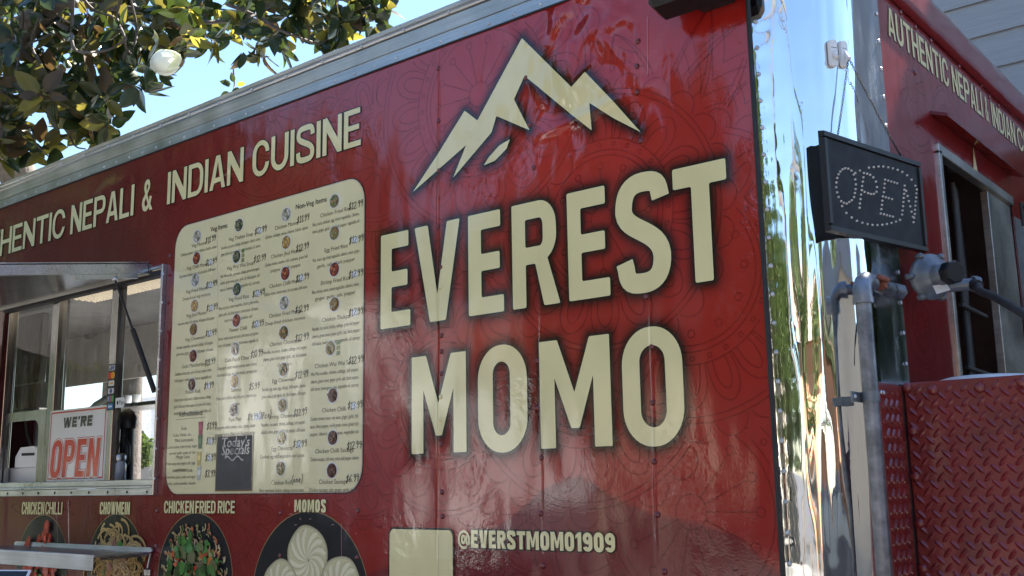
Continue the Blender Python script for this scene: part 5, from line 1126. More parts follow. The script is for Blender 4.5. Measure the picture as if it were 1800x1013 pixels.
# two white adhesive hooks on the metal corner
def corner_pt(px, py):                              # where a ray meets the rounded corner
    d = ray(px, py); best = None
    for a in np.linspace(0, 90, 181):
        p = Vector((XC+.028+RC*sin(R(a)), RC-RC*cos(R(a)), 0)); t = (p.x-CAM.x)/d.x; e = abs(CAM.y+d.y*t-p.y)
        if best is None or e < best[0]: best = (e, a, CAM+d*t)
    a = best[1]; return best[2], Vector((sin(R(a)), -cos(R(a)), 0))
hooks = []
for px, py, lab in ((1462, 95, 'left of two white adhesive hooks on the polished corner, nothing hanging from it'), (1480, 97, 'right of two white adhesive hooks, holding the chains of the LED sign')):
    c_, n_ = corner_pt(px, py); s_ = Vector((0, 0, 1)).cross(n_).normalized(); up = Vector((0, 0, 1))
    h_ = thing('adhesive_hook', lab, 'hook', tuple(c_), 'adhesive hooks on the metal corner')
    mb = MB(); ol = stad(-.0125, -.036, .0125, .036, .009, 4)
    mb.prism(ol, lambda a, b: c_+s_*a+up*b+n_*.001, lambda a, b: c_+s_*a*.9+up*b*.97+n_*.010); mb.build('hook_base', M_white, h_)
    mb = MB(); mb.prism(stad(-.009, .013, .009, .0145, .0005, 2), lambda a, b: c_+s_*a+up*b+n_*.0101, lambda a, b: c_+s_*a+up*b+n_*.0106); mb.build('groove', M_cast, h_)
    mb = MB(); mb.tube([c_+n_*.010+up*.004, c_+n_*.014-up*.008, c_+n_*.021-up*.020, c_+n_*.024-up*.014], [.004, .0055, .0055, .004], 8); mb.build('hook_prong', M_white, h_)
    hooks.append(c_+n_*.020-up*.014)
hk = hooks[1]
def chain(mb, a, b, sag=.0):
    n_ = max(2, int((b-a).length/.0072)); P = [a+(b-a)*i/n_+Vector((0, 0, -sag*4*(i/n_)*(1-i/n_))) for i in range(n_+1)]
    for i in range(n_):
        m_ = (P[i]+P[i+1])/2; t = (P[i+1]-P[i]).normalized(); u = t.orthogonal().normalized(); v = t.cross(u)
        if i % 2: u = v
        ring = [m_+t*.0052*cos(2*pi*k_/8)+u*.0026*sin(2*pi*k_/8) for k_ in range(8)]
        mb.tube(ring+[ring[0]], .0009, 4, cap=False)
for lab, q_ in (('short black chain hanging straight down to the left end of the LED sign', .085), ('long black chain slanting down to the right end of the LED sign', .40)):
    e_ = SP(q_, H_+.002, -.01); mb = MB(); chain(mb, hk, e_, .004); ch_ = mb.build('hanging_chain', M_black); tag(ch_, lab, 'chain', 'chains holding the LED sign')
# round white piece, taken for a lid, lying on the storage box
lp = at(1735, 664, DY+.22); mb = MB(); mb.lathe([(.0002, .030), (.10, .028), (.135, .018), (.14, .004), (.138, 0), (.0002, 0)], (lp.x, DY+.22, DZ1-.009), (0, 0, 1), 28)
tag(mb.build('round_white_lid', M_white), 'shallow round white lid lying on top of the red tread-plate box', 'bowl')
# paper sign standing inside the window
y_ = GY-.013; w0, w1 = at(83, 850, y_), at(184, 847, y_); wx0, wx1 = at(82, 840, y_).x, at(182.5, 840, y_).x; wz0 = zP0+.002; wz1 = at(135, 718, y_).z
WS = thing('open_sheet_sign', "white paper sign with red border reading WE'RE OPEN, standing in the service window", 'sign', ((wx0+wx1)/2, y_, wz0))
mb = MB(); lw = lambda k_: SIDE(y_-.0006*k_)
mb.box((wx0, y_, wz0), (wx1, y_+.002, wz1), 0, (.72, .72, .74)); mb.poly([[(wx0+.008, wz0+.008), (wx1-.008, wz0+.008), (wx1-.008, wz1-.008), (wx0+.008, wz1-.008)], [(wx0+.015, wz0+.015), (wx1-.015, wz0+.015), (wx1-.015, wz1-.015), (wx0+.015, wz1-.015)]], lw(1), 0, (.5, .06, .05))
M_paper = simple('paper', (.7, .7, .72), .4); mb.build('sheet', M_print, WS)
def paper_word(t, x0_, x1_, z0_, z1_, s_, gap, col_, edge):
    mb = MB()
    for g_ in word(t, x0_, x1_, z0_, z1_, s_, gap, .10):
        if edge: mb.poly([grow(g_[0], edge)]+[grow(k_, -edge) for k_ in g_[1:]], lw(1), 0, (.5, .06, .05)); mb.poly([grow(g_[0], edge*.6)]+[grow(k_, -edge*.6) for k_ in g_[1:]], lw(2), 0, (.72, .72, .74))
        mb.poly(g_, lw(3), 0, col_)
    mb.build('lettering', M_print, WS)
hS = wz1-wz0; wS = wx1-wx0
paper_word("WE'RE", wx0+wS*.25, wx0+wS*.76, wz0+hS*.74, wz0+hS*.885, wS*.51/5*.30, wS*.51/5*.16, (.03, .03, .03), 0)
paper_word('OPEN', wx0+wS*.05, wx0+wS*.89, wz0+hS*.05, wz0+hS*.57, wS*.84/4*.30, wS*.84/4*.17, (.58, .045, .03), .008)
# receipt printer on a white box, left cut-out
b0 = at(36, 836, .14); PR = thing('receipt_printer', 'small white receipt printer on a white box behind the left window cut-out', 'printer', (b0.x, .15, 1.535))
bxa, bxb = at(10, 825, .10).x, at(66, 825, .10).x; zbt = at(38, 822, .10).z
mb = MB(); Mx = Matrix.Translation(((bxa+bxb)/2+.05, .16, zbt)) @ Matrix.Rotation(R(18), 4, 'Z')
mb.prism([(-.09, 0), (.09, 0), (.085, .07), (.02, .10), (-.06, .095), (-.09, .05)], lambda a, b: Mx @ Vector((a, -.06, b)), lambda a, b: Mx @ Vector((a, .08, b))); mb.build('body', M_white, PR)
mb = MB(); mb.box((-.05, -.062, .055), (.03, -.0605, .068), 0, (1, 1, 1), Mx); mb.build('paper_slot', M_black, PR)
mb = MB(); mb.tube([Mx @ Vector((-.07, .02, .09)), Mx @ Vector((-.12, .03, .16)), Mx @ Vector((-.15, .04, .24))], .006, 6); mb.build('power_cable', M_dark, PR)
tag((lambda m: (m.bbox((bxa-.05, .09, 1.442), (bxb+.02, .30, zbt-.001), .004), m.build('white_box', M_white))[1])(MB()), 'plain white box under the receipt printer behind the window', 'box')
# black drinks dispenser and a shaker, right cut-out
d0 = at(212, 835, .12); zt3 = at(212, 725, .12).z
DS = thing('drinks_dispenser', 'tall black pump dispenser with a hooked spout in the right window cut-out', 'dispenser', (d0.x, .14, 1.444))
dxa, dxb = at(200, 800, .12).x, at(219, 800, .12).x; xm_ = (dxa+dxb)/2; r_ = (dxb-dxa)/2
mb = MB(); mb.lathe([(.0002, 1.444), (r_, 1.444), (r_, zt3-.10), (r_*.96, zt3-.05), (r_*.7, zt3-.015), (.0002, zt3)], (xm_, .14, 0), (0, 0, 1), 20); mb.build('dispenser_body', M_black, DS)
mb = MB(); mb.tube([(xm_, .13, zt3-.03), (xm_+r_*1.2, .12, zt3-.02), (xm_+r_*2.0, .11, zt3-.04), (xm_+r_*2.1, .11, zt3-.075)], [.03, .034, .032, .026], 10); mb.build('spout', M_black, DS)
mb = MB(); mb.tube([(xm_+r_*.9, .12, zt3-.12), (xm_+r_*1.9, .11, zt3-.15), (xm_+r_*2.0, .11, zt3-.21), (xm_+r_*1.0, .12, zt3-.24)], .011, 8); mb.build('handle', M_black, DS)
k0 = at(207, 835, .075); SK = thing('sugar_shaker', 'glass shaker with a metal lid standing in front of the black dispenser', 'shaker', (k0.x, .075, fz0+.058)); zs_ = at(207, 812, .075).z
r_ = (at(215, 830, .075).x-at(198, 830, .075).x)/2*.9; zb_ = fz0+.0585
mb = MB(); mb.lathe([(.0002, zb_), (r_, zb_), (r_*.96, zs_-.01), (r_*.8, zs_+.004)], (k0.x, .075, 0), (0, 0, 1), 18); mb.build('jar', simple('grey_shaker_glass', (.35, .37, .40), .15), SK)
mb = MB(); mb.lathe([(r_*.9, zs_+.004), (r_*.95, zs_+.008), (r_*.95, zs_+.026), (r_*.75, zs_+.036), (.0002, zs_+.038)], (k0.x, .075, 0), (0, 0, 1), 18); mb.build('lid', M_steel, SK)
# paper cups on the rear shelf
for i, (px, lab) in enumerate(((228, 'left white paper cup on the rear shelf seen through the window'), (243, 'right white paper cup on the rear shelf seen through the window'))):
    p = at(px, 712, FY-.12); mb = MB(); mb.lathe([(.0002, 0), (.026, 0), (.036, .085), (.037, .088)], (p.x, FY-.14, s0.z+.001), (0, 0, 1), 14); tag(mb.build('paper_cup', M_white), lab, 'cup', 'paper cups on the rear shelf')
# tablet on a thin stand at the shelf
tp = at(10, 1008, -.75); TB = thing('tablet', 'black screen tablet with a pale rim on a thin stand, bottom left corner', 'tablet', (tp.x, tp.y, 0))
Mx = Matrix.Translation(tp) @ Matrix.Rotation(R(25), 4, 'Z') @ Matrix.Rotation(R(-35), 4, 'X')
mb = MB(); mb.bbox((-.09, -.004, -.13), (.09, .004, .012), .003, 0, (1, 1, 1), Mx); mb.build('tablet_case', M_white, TB)
mb = MB(); mb.box((-.083, -.0052, -.122), (.083, -.0042, .005), 0, (1, 1, 1), Mx); mb.build('screen', simple('dark_screen', (.01, .01, .012), .12), TB)
mb = MB(); mb.tube([(tp.x, tp.y+.03, .0), (tp.x, tp.y+.03, tp.z-.08)], .012, 8); mb.lathe([(.14, 0), (.14, .012), (.0002, .02)], (tp.x, tp.y+.03, 0), (0, 0, 1), 20); mb.build('stand', M_black, TB)
# ------------------------------------------------------------------ magnolia tree hanging over the roof
def leafmat(name, top, trans, rough=.28, tw=.38):
    m, nt, p = mat(name); v = mapping(nt, (1, 1, 1))
    nt.links.new(ramp(nt, noise(nt, v, 9, 4), .3, .7, tuple(k*.75 for k in top), tuple(k*1.25 for k in top)), p.inputs['Base Color'])
    p.inputs['Roughness'].default_value = rough; p.inputs['Specular IOR Level'].default_value = .6
    t = N(nt, 'ShaderNodeBsdfTranslucent'); t.inputs[0].default_value = (*trans, 1); mi = N(nt, 'ShaderNodeMixShader'); mi.inputs[0].default_value = tw
    nt.links.new(p.outputs[0], mi.inputs[1]); nt.links.new(t.outputs[0], mi.inputs[2]); nt.links.new(mi.outputs[0], nt.nodes['Material Output'].inputs[0])
    return m
LM = [leafmat('dark_green_leaf', (.022, .040, .020), (.05, .075, .012), .25, .25), leafmat('olive_leaf', (.045, .052, .020), (.19, .165, .03), .3, .38), leafmat('brown_backed_leaf', (.075, .048, .022), (.10, .06, .02), .5, .28), leafmat('yellow_lit_leaf', (.08, .085, .025), (.36, .31, .045), .28, .45)]  # brightest leaf has the sunlit yellow put into its colour
M_bark = simple('grey_bark', (.10, .085, .075), .85, 0, .35, 12, .006, 40)
def leaf_mesh(mt, curl, fold, wid, name='leaf'):
    mb = MB(); n_ = 6; rows = []
    for i in range(n_+1):
        t = i/n_; w_ = wid*(sin(pi*min(1, t*1.02)**.85)**.75 if 0 < t < 1 else 0); z_ = -curl*t*t; rows.append((t, w_, z_))
    vs = []
    for t, w_, z_ in rows: vs += [(t, -w_, z_+fold*w_+.015*sin(t*9)), (t, -w_*.5, z_+fold*w_*.35), (t, 0, z_), (t, w_*.5, z_+fold*w_*.35), (t, w_, z_+fold*w_-.015*sin(t*8+1))]
    mb.add(vs, [(5*i+j, 5*i+5+j, 5*i+6+j, 5*i+1+j) for i in range(n_) for j in range(4)], 0, (1, 1, 1), True)
    return mb.mesh(name, mt)
LEAF = [[leaf_mesh(m, c, f, w_) for c, f, w_ in ((.18, .25, .27), (.38, .45, .24), (.05, .12, .29), (-.15, .35, .26))] for m in LM]
MT = thing('magnolia_tree', 'large magnolia with glossy leaves and one white bloom, overhanging the trailer roof', 'tree', (-9.2, 3.0, 0))
lim = [(-9.2, 3.0, 0), (-9.15, 3.0, 1.4), (-9.0, 2.9, 2.6), atd(-60, 140, 7.6), atd(20, 75, 7.3), atd(95, 5, 7.0), atd(170, -70, 6.9)]
mb = MB(); mb.tube(lim[:4], [.24, .20, .18, .11], 14); mb.build('trunk', M_bark, MT)
mb = MB(); mb.tube(lim[3:], [.105, .085, .065, .05], 12); mb.build('limb', M_bark, MT)
def twig(pts, d, r=.010, name='twig'):
    P = [atd(x, y, d+.15*sin(i*2)) for i, (x, y) in enumerate(pts)]; sm = []
    for i in range(len(P)-1):
        a, b, c, e = P[max(0, i-1)], P[i], P[i+1], P[min(len(P)-1, i+2)]
        for t in (0, .33, .66): sm.append(.5*((2*b)+(c-a)*t+(2*a-5*b+4*c-e)*t*t+(3*b-a-3*c+e)*t**3))
    sm.append(P[-1]); n_ = len(sm); mb = MB(); mb.tube(sm, [r*(1-.5*i/n_) for i in range(n_)], 7); mb.build(name, M_bark, MT)
for pts, d, r in (([(129, -20), (127, 40), (128, 82), (150, 92), (190, 88), (222, 70)], 6.2, .011), ([(215, -10), (205, 30), (217, 60), (222, 85), (235, 100)], 6.3, .010), ([(140, -10), (165, 18), (195, 28), (210, 40)], 6.4, .009),
                  ([(0, 160), (40, 175), (85, 182), (130, 158), (170, 140)], 6.8, .014), ([(95, 5), (250, 18), (290, 30), (340, 40), (420, 35)], 6.8, .022), ([(400, 8), (450, 28), (490, 52), (520, 64), (560, 78)], 6.5, .012), ([(440, 30), (480, 10), (485, -20)], 6.5, .008),
                  ([(20, 75), (60, 110), (90, 140), (70, 170)], 7.0, .02), ([(40, 20), (38, 60), (30, 120), (10, 190), (15, 230)], 6.9, .009), ([(20, 210), (55, 225), (60, 250), (85, 275)], 6.9, .007), ([(100, 180), (115, 215), (130, 255), (150, 262)], 7.0, .008),
                  ([(235, 100), (240, 50), (230, 0)], 6.3, .01), ([(540, 20), (600, 30), (650, 10)], 6.6, .009), ([(410, 120), (412, 150), (408, 175)], 7.6, .006), ([(30, 60), (110, 40), (150, 60), (190, 60)], 7.2, .012), ([(560, 78), (600, 60), (590, 90)], 6.6, .006), ([(70, 30), (55, 80), (75, 120), (60, 160)], 6.6, .01)): twig(pts, d, r)
def inside(p, poly):
    c = False; x, y = p
    for i in range(len(poly)):
        (x1, y1), (x2, y2) = poly[i-1], poly[i]
        if (y1 > y) != (y2 > y) and x < (x2-x1)*(y-y1)/(y2-y1)+x1: c = not c
    return c
REG_ = [([(-60, -60), (560, -60), (560, 40), (515, 75), (440, 62), (380, 78), (335, 70), (300, 95), (262, 150), (220, 165), (205, 200), (150, 195), (95, 185), (60, 170), (-60, 190)], 235), ([(540, -60), (690, -60), (662, 22), (600, 62), (560, 70)], 34),
        ([(100, 185), (205, 200), (190, 232), (140, 225)], 22), ([(-60, 180), (60, 185), (30, 225), (-40, 262)], 24)]
cl = []
for poly, n_ in REG_:
    xs_p = [p[0] for p in poly]; ys_p = [p[1] for p in poly]; k_ = 0
    while k_ < n_:
        p = (random.uniform(min(xs_p), max(xs_p)), random.uniform(min(ys_p), max(ys_p)))
        if inside(p, poly): cl.append((*p, random.uniform(6.3, 8.2))); k_ += 1
cl += [(55, 262, 6.9), (82, 270, 6.9), (70, 258, 7), (8, 250, 6.8), (2, 275, 6.8), (411, 150, 7.6), (405, 158, 7.6), (430, 88, 6.6), (462, 92, 6.6), (490, 85, 6.6), (450, 75, 6.7), (585, 80, 6.7), (560, 82, 6.7), (600, 66, 6.7), (645, 20, 6.6), (668, 12, 6.6), (655, 42, 6.6), (160, 245, 7), (185, 235, 7), (200, 222, 7), (245, 150, 6.3), (265, 125, 6.25), (240, 120, 6.3), (255, 165, 6.3), (280, 70, 6.3), (310, 85, 6.6), (250, 95, 6.5)]
leaves = []
for x, y, d in cl:
    small = (x > 400 and y > 120)
    c = atd(x, y, d); ax_ = Vector((random.gauss(.3, .7), random.gauss(-.4, .7), random.gauss(-.15, .6))).normalized(); u = ax_.orthogonal().normalized(); v = ax_.cross(u)
    near = abs(x-255) < 30 and 90 < y < 170
    for i in range(4 if small else random.choice((5, 6, 7, 8))):
        a = i*2.4+random.uniform(-.4, .4); spread = random.uniform(.6, 1.5); dr = (ax_*cos(spread)+(u*cos(a)+v*sin(a))*sin(spread)).normalized()
        up_ = (ax_-dr*ax_.dot(dr)); up_ = up_.normalized() if up_.length > .05 else dr.orthogonal().normalized(); sd_ = up_.cross(dr)
        L_ = random.uniform(.10, .168)*(.6 if small else 1); Mx = Matrix((dr*L_, sd_*L_, up_*L_)).transposed()
        mi = random.choices((0, 1, 2, 3), (.56, .24, .10, .10))[0] if not near else 0
        if x < 120 and y > 150: mi = random.choices((0, 1, 2, 3), (.34, .28, .12, .26))[0]  # larger share of the yellow-lit leaves at lower left
        leaves.append(((c-CAM).length+random.random()*.6, c+dr*.02, Mx, LEAF[mi][random.randrange(4)], mi))
leaves.sort(key=lambda t: t[0])
def inview(p):
    d = p-CAM; z_ = d.dot(CF); return z_ > 0 and -30 < 900+FPX*d.dot(CR)/z_ < 1830 and -30 < 506.5-FPX*d.dot(CU)/z_
vis = [l for l in leaves if inview(l[1])]; hid = [l for l in leaves if not inview(l[1])]
for _, p, Mx, me_, _m in vis[:300]: place('leaf', me_, MT, tuple(p), Mx)
rest = MB()
for _, p, Mx, me_, mi in vis[300:]+hid:
    rest.add([p+Mx @ v.co for v in me_.vertices], [list(f.vertices) for f in me_.polygons], mi, (1, 1, 1), True)
tag(rest.build('leaf_mass', LM, MT), kind='stuff')
# the bloom
fp = atd(291, 110, 5.85); fax = (CR*.92+CU*.10-CF*.30).normalized(); fu = fax.orthogonal().normalized(); fv = fax.cross(fu)
M_petal = leafmat('white_petal', (.84, .86, .76), (.70, .74, .58), .45, .2)
FLW = None
mb = MB(); mb.lathe([(.004, -.03), (.010, -.01), (.012, .0), (.006, .006)], fp-fax*.085, fax, 8); FLW = mb.build('flower', LM[0], MT)
for i in range(6):
    mb = MB(); a0 = i*2*pi/3+(.5 if i > 2 else 0); k_ = 1.0 if i > 2 else .9; vs = []; nu, nv_ = 9, 10
    for j in range(nv_+1):
        t = j/nv_; half = 1.25*(sin(pi*min(1, t*.93+.07))**.5)*(1-.45*t**3); rr = .062*k_*(sin(pi*(t*.80+.08))**.8)*(1+.05*(i % 3))
        for q_ in range(nu+1):
            a = a0+half*(2*q_/nu-1); vs.append(fp+fax*(-.08+.165*t*(1-.05*(i % 3)))+(fu*cos(a)+fv*sin(a))*(rr+.004*abs(2*q_/nu-1)**3))
    mb.add(vs, [(j*(nu+1)+q_, j*(nu+1)+q_+1, (j+1)*(nu+1)+q_+1, (j+1)*(nu+1)+q_) for j in range(nv_) for q_ in range(nu)], 0, (1, 1, 1), True); mb.build('petal', M_petal, FLW)

# ------------------------------------------------------------------ timber-sided building behind
def siding():
    m, nt, p = mat('painted_siding_board'); v = mapping(nt, (.9, 1, 22)); n1 = noise(nt, v, 4, 6, .7)
    nt.links.new(ramp(nt, n1, .3, .7, (.25, .26, .28), (.32, .33, .35)), p.inputs['Base Color']); p.inputs['Roughness'].default_value = .6
    b = N(nt, 'ShaderNodeBump'); b.inputs['Distance'].default_value = .006; b.inputs['Strength'].default_value = .7; nt.links.new(n1, b.inputs['Height']); nt.links.new(b.outputs[0], p.inputs['Normal']); return m
M_sid = siding(); SY = 5.2
za, zb = at(1750, 55.6, SY).z, at(1750, 117, SY).z; hb = za-zb
BD = thing('timber_building', 'tall building clad in wide pale grey boards behind the trailer', 'building', (-.5, SY+3, 0))
bme_ = MB(); bme_.prism([(0, .004), (-.022, 0), (-.022, -.012), (-.004, hb-.003), (.0, hb-.003)], lambda a, b: (-3.6, a, b), lambda a, b: (2.6, a, b)); sm_ = bme_.mesh('siding_board', M_sid)
k_ = 0
while zb-hb*8+hb*k_ < 7.6: place('siding_board', sm_, BD, (0, SY, zb-hb*8+hb*k_)); k_ += 1
mb = MB(); mb.box((-3.58, SY+.002, .0), (2.58, SY+6, 7.6)); mb.build('wall', M_sid, BD)
mb = MB(); mb.prism([(SY-.5, 7.6), (SY+6.5, 7.6), (SY+3, 9.4)], lambda a, b: (-4, a, b), lambda a, b: (3, a, b)); mb.build('roof', M_cast, BD)

# ------------------------------------------------------------------ the street opposite (seen as reflections) and the yard beyond the far window
def crown_mesh(r, h, n, leaf, seed, mats, squash=1.0, tall=False):
    q = random.Random(seed); mb = MB(); cs = []
    for _ in range(26): a = q.uniform(0, 6.28); rr = r*math.sqrt(q.random())*.8; z_ = q.uniform(-.5, .5)*h; cs.append((rr*cos(a)*(1-abs(z_)/h*.9), rr*sin(a)*(1-abs(z_)/h*.9), z_, q.uniform(.22, .42)*r))
    for _ in range(n):
        cx_, cy_, cz_, cr = q.choice(cs); d = Vector((q.gauss(0, 1), q.gauss(0, 1), q.gauss(0, 1))).normalized()*cr*q.random()**.4
        c = Vector((cx_, cy_, cz_))+d; u = Vector((q.gauss(0, 1), q.gauss(0, 1), q.gauss(0, 1))).normalized(); v = u.orthogonal().normalized(); s_ = leaf*q.uniform(.6, 1.3)
        mb.add([c-u*s_, c+v*s_*.5, c+u*s_, c-v*s_*.5], [(0, 1, 2, 3)], q.choices(range(len(mats)), [3]+[1]*(len(mats)-1))[0])
    return mb.mesh('crown', mats)
LB = [leafmat('street_leaf', (.045, .070, .022), (.10, .16, .03), .5, .3), leafmat('street_leaf_light', (.08, .10, .03), (.2, .24, .04), .5, .3)]
CRN = [crown_mesh(3.2, 4.6, 5200, .17, 1, LB), crown_mesh(2.4, 3.6, 3800, .15, 2, LB), crown_mesh(.75, 6.5, 2600, .12, 3, LB)]
def tree(x, y, h, ci, lab, grp, s_=1):
    t = thing('street_tree', lab, 'tree', (x, y, 0), grp); mb = MB(); ht = {0: 2.6, 1: 2.0, 2: 3.6}[ci]*s_
    mb.tube([(x, y, 0), (x+.05, y, h*.4), (x-.05, y+.05, h)], [.17*s_, .13*s_, .05*s_], 9); mb.build('trunk', M_bark, t)
    o = place('crown', CRN[ci], t, (x, y, h), Matrix.Scale(s_, 3)); tag(o, kind='stuff')
for x, y, h, ci, lab, s_ in ((-21, -13.5, 5.4, 0, 'broad leafy tree opposite, farthest left along the street', 1.15), (-18, -12.4, 5.6, 0, 'broad leafy tree before the peach house', 1.2), (-11.8, -3.5, 4.6, 0, 'broad leafy tree nearest the trailer on the left', 1.0), (-17.0, -6.4, 5.2, 0, 'broad leafy tree second nearest the trailer on the left', 1.2), (-22, -8.5, 5.4, 0, 'broad leafy tree third along the left', 1.3), (-9.2, -12.0, 5.0, 0, 'broad leafy tree between the peach and cream houses', 1.05), (-6.2, -12.4, 3.9, 1, 'medium leafy tree before the cream house', .9),
                           (3.4, -12.0, 4.2, 1, 'medium leafy tree before the tan house', 1.0), (-1.2, -14.6, 4.6, 2, 'slim cypress left of the tan house', 1.0), (-4.4, -13.2, 3.6, 1, 'low leafy tree left of the left utility pole', 1.0), (-2.9, -12.0, 3.2, 1, 'low leafy tree beside the left utility pole', .8), (9.5, -13.5, 4.8, 2, 'slim cypress right of the tan house', 1.1), (13, -9, 4.6, 0, 'broad leafy tree at the street corner', .9), (18, 4, 4.4, 0, 'broad leafy tree on the right side of the yard', .9)):
    tree(x, y, h, ci, lab, 'trees along the street opposite', s_)
hd = crown_mesh(1.0, 1.5, 2600, .12, 12, LB)
h_ = thing('reflection_hedge', 'unseen long dark hedge added across the lot to block bright low reflections', 'hedge', (-20, -6.9, 0))  # unseen, added to keep bright ground out of the film's low reflections
for i in range(14): tag(place('hedge_foliage', hd, h_, (-11.5-i*1.5, -6.9+.1*sin(i*2), .95)), kind='stuff')
sh = thing('reflection_shrubs', 'unseen tall dark shrubs added along the timber wall to darken end-wall reflections', 'shrub', (.8, 4.5, 0))  # unseen, added so the lower end wall and flange mirror something dark
shm = crown_mesh(.75, 3.2, 3200, .11, 21, LB)
for i in range(4): tag(place('shrub_foliage', shm, sh, (-.35+.85*i, 4.45, 1.62)), kind='stuff')
mb = MB()
for i in range(4): mb.tube([(-.35+.85*i, 4.45, 0), (-.33+.85*i, 4.45, 2.2)], [.05, .02], 7)
tag(mb.build('shrub_stems', M_bark, sh), kind='stuff')
# street magnolia close on the left, behind the photographer's left side
t = thing('street_tree', 'magnolia street tree with dark glossy leaves at the kerb opposite', 'tree', (-6.0, -7.2, 0)); mb = MB(); mb.tube([(-6.0, -7.2, 0), (-5.5, -6.3, 2.6), (-5.3, -6.2, 4.6)], [.2, .16, .06], 10); mb.build('trunk', M_bark, t)
q = random.Random(9); mb = MB()
for _ in range(1500):
    c = Vector((-5.8, -7.0, 3.8))+Vector((q.gauss(0, 1), q.gauss(0, 1), q.gauss(0, .75)))*1.05; d = Vector((q.gauss(0, 1), q.gauss(0, 1), q.gauss(0, 1))).normalized(); u = d.orthogonal().normalized(); s_ = q.uniform(.13, .2)
    mb.add([c-d*s_*.5, c+u*s_*.2, c+d*s_*.5, c-u*s_*.2], [(0, 1, 2, 3)], q.choice((0, 0, 1, 2)))
tag(mb.build('crown', LM, t), kind='stuff')
M_roof = simple('roof_tiles', (.20, .13, .10), .8, 0, .25, 6); M_roofg = simple('grey_roof_shingle', (.16, .17, .19), .8, 0, .25, 6); M_gl = simple('window_glass', (.03, .035, .04), .08)
def house(x0, x1, y0, y1, h, col, lab, rf=M_roof, face=1, grp=None):
    t = thing('house', lab, 'house', ((x0+x1)/2, (y0+y1)/2, 0), grp); m_ = simple('stucco', col, .85, 0, .08, 2, .004, 30)
    mb = MB(); mb.box((x0, y0, 0), (x1, y1, h)); mb.build('wall', m_, t)
    mb = MB(); ym = (y0+y1)/2; mb.prism([(y0-.5, h+.02), (y1+.5, h+.02), (ym, h+1.9)], lambda a, b: (x0-.4, a, b), lambda a, b: (x1+.4, a, b)); mb.build('roof', rf, t)
    n_ = max(2, int((x1-x0)/3)); yf_ = y1 if face > 0 else y0; k_ = .02*face
    for i in range(n_):
        xc_ = x0+(x1-x0)*(i+.5)/n_
        if i == n_//2:
            mb = MB(); mb.box((xc_-.5, min(yf_, yf_+k_), 0), (xc_+.5, max(yf_, yf_+k_), 2.1)); mb.build('door', simple('painted_door', (.25, .12, .07), .5), t)
        else:
            mb = MB(); mb.box((xc_-.75, min(yf_, yf_+k_*2), 1.0), (xc_+.75, max(yf_, yf_+k_*2), 2.3)); wf = mb.build('window', M_white, t)
            mb = MB(); yy = yf_+k_*2.2; mb.box((xc_-.66, min(yf_+k_*1.9, yy), 1.08), (xc_+.66, max(yf_+k_*1.9, yy), 2.22)); mb.build('pane', M_gl, wf)
house(-26, -15, -23, -17, 4.2, (.46, .30, .20), 'peach stucco house across the street', grp='houses across the street')
house(-13, -4, -22, -16.5, 4.4, (.44, .39, .31), 'cream stucco house across the street', M_roofg, grp='houses across the street')
house(.5, 9, -22, -16, 3.9, (.44, .25, .14), 'orange-tan stucco house across the street', grp='houses across the street')
house(13, 20, -17, -11, 4.0, (.42, .22, .12), 'terracotta stucco house on the corner across the street', M_roof, grp='houses across the street')
for px_, py_2, h_, lb in ((-1.6, -10.9, 8.2, 'left wooden utility pole on the far pavement'), (1.9, -10.9, 8.6, 'right wooden utility pole on the far pavement')):
    t = thing('utility_pole', lb, 'pole', (px_, py_2, 0), 'utility poles along the street'); mb = MB(); mb.tube([(px_, py_2, .1), (px_, py_2, h_)], [.15, .10], 10); mb.build('pole', M_bark, t); mb = MB(); mb.box((px_-1.1, py_2-.06, h_-.7), (px_+1.1, py_2+.06, h_-.58)); mb.build('crossarm', M_bark, t)
for dx in (-1, 0, 1):
    mb = MB(); mb.tube([(-1.6+dx+3.5*(i-6)/4, -10.9, 7.7-.25*sin(pi*((i-6) % 4)/4)) for i in range(17)], .014, 5); tag(mb.build('overhead_wire', M_dark), ('left', 'middle', 'right')[dx+1]+' overhead wire strung along the utility poles', 'wire', 'wires on the utility poles')
hx_ = at(200, 800, 15).x; house(hx_-7, hx_+9, 15, 22, at(235, 782, 15).z, (.42, .36, .30), 'low tan house with grey roof beyond the trailer', M_roofg, -1)
tp_ = at(239, 792, 10); t = thing('round_tree', 'small round clipped tree beyond the trailer, seen through its window', 'tree', (tp_.x, 10, 0)); mb = MB(); mb.tube([(tp_.x, 10, 0), (tp_.x, 10, tp_.z)], .07, 8); mb.build('trunk', M_bark, t)
rr_ = (at(262, 792, 10)-at(216, 792, 10)).length/2*.8; tag(place('crown', crown_mesh(rr_, rr_*1.5, 2600, .06, 8, LB), t, (tp_.x, 10, tp_.z)), kind='stuff')
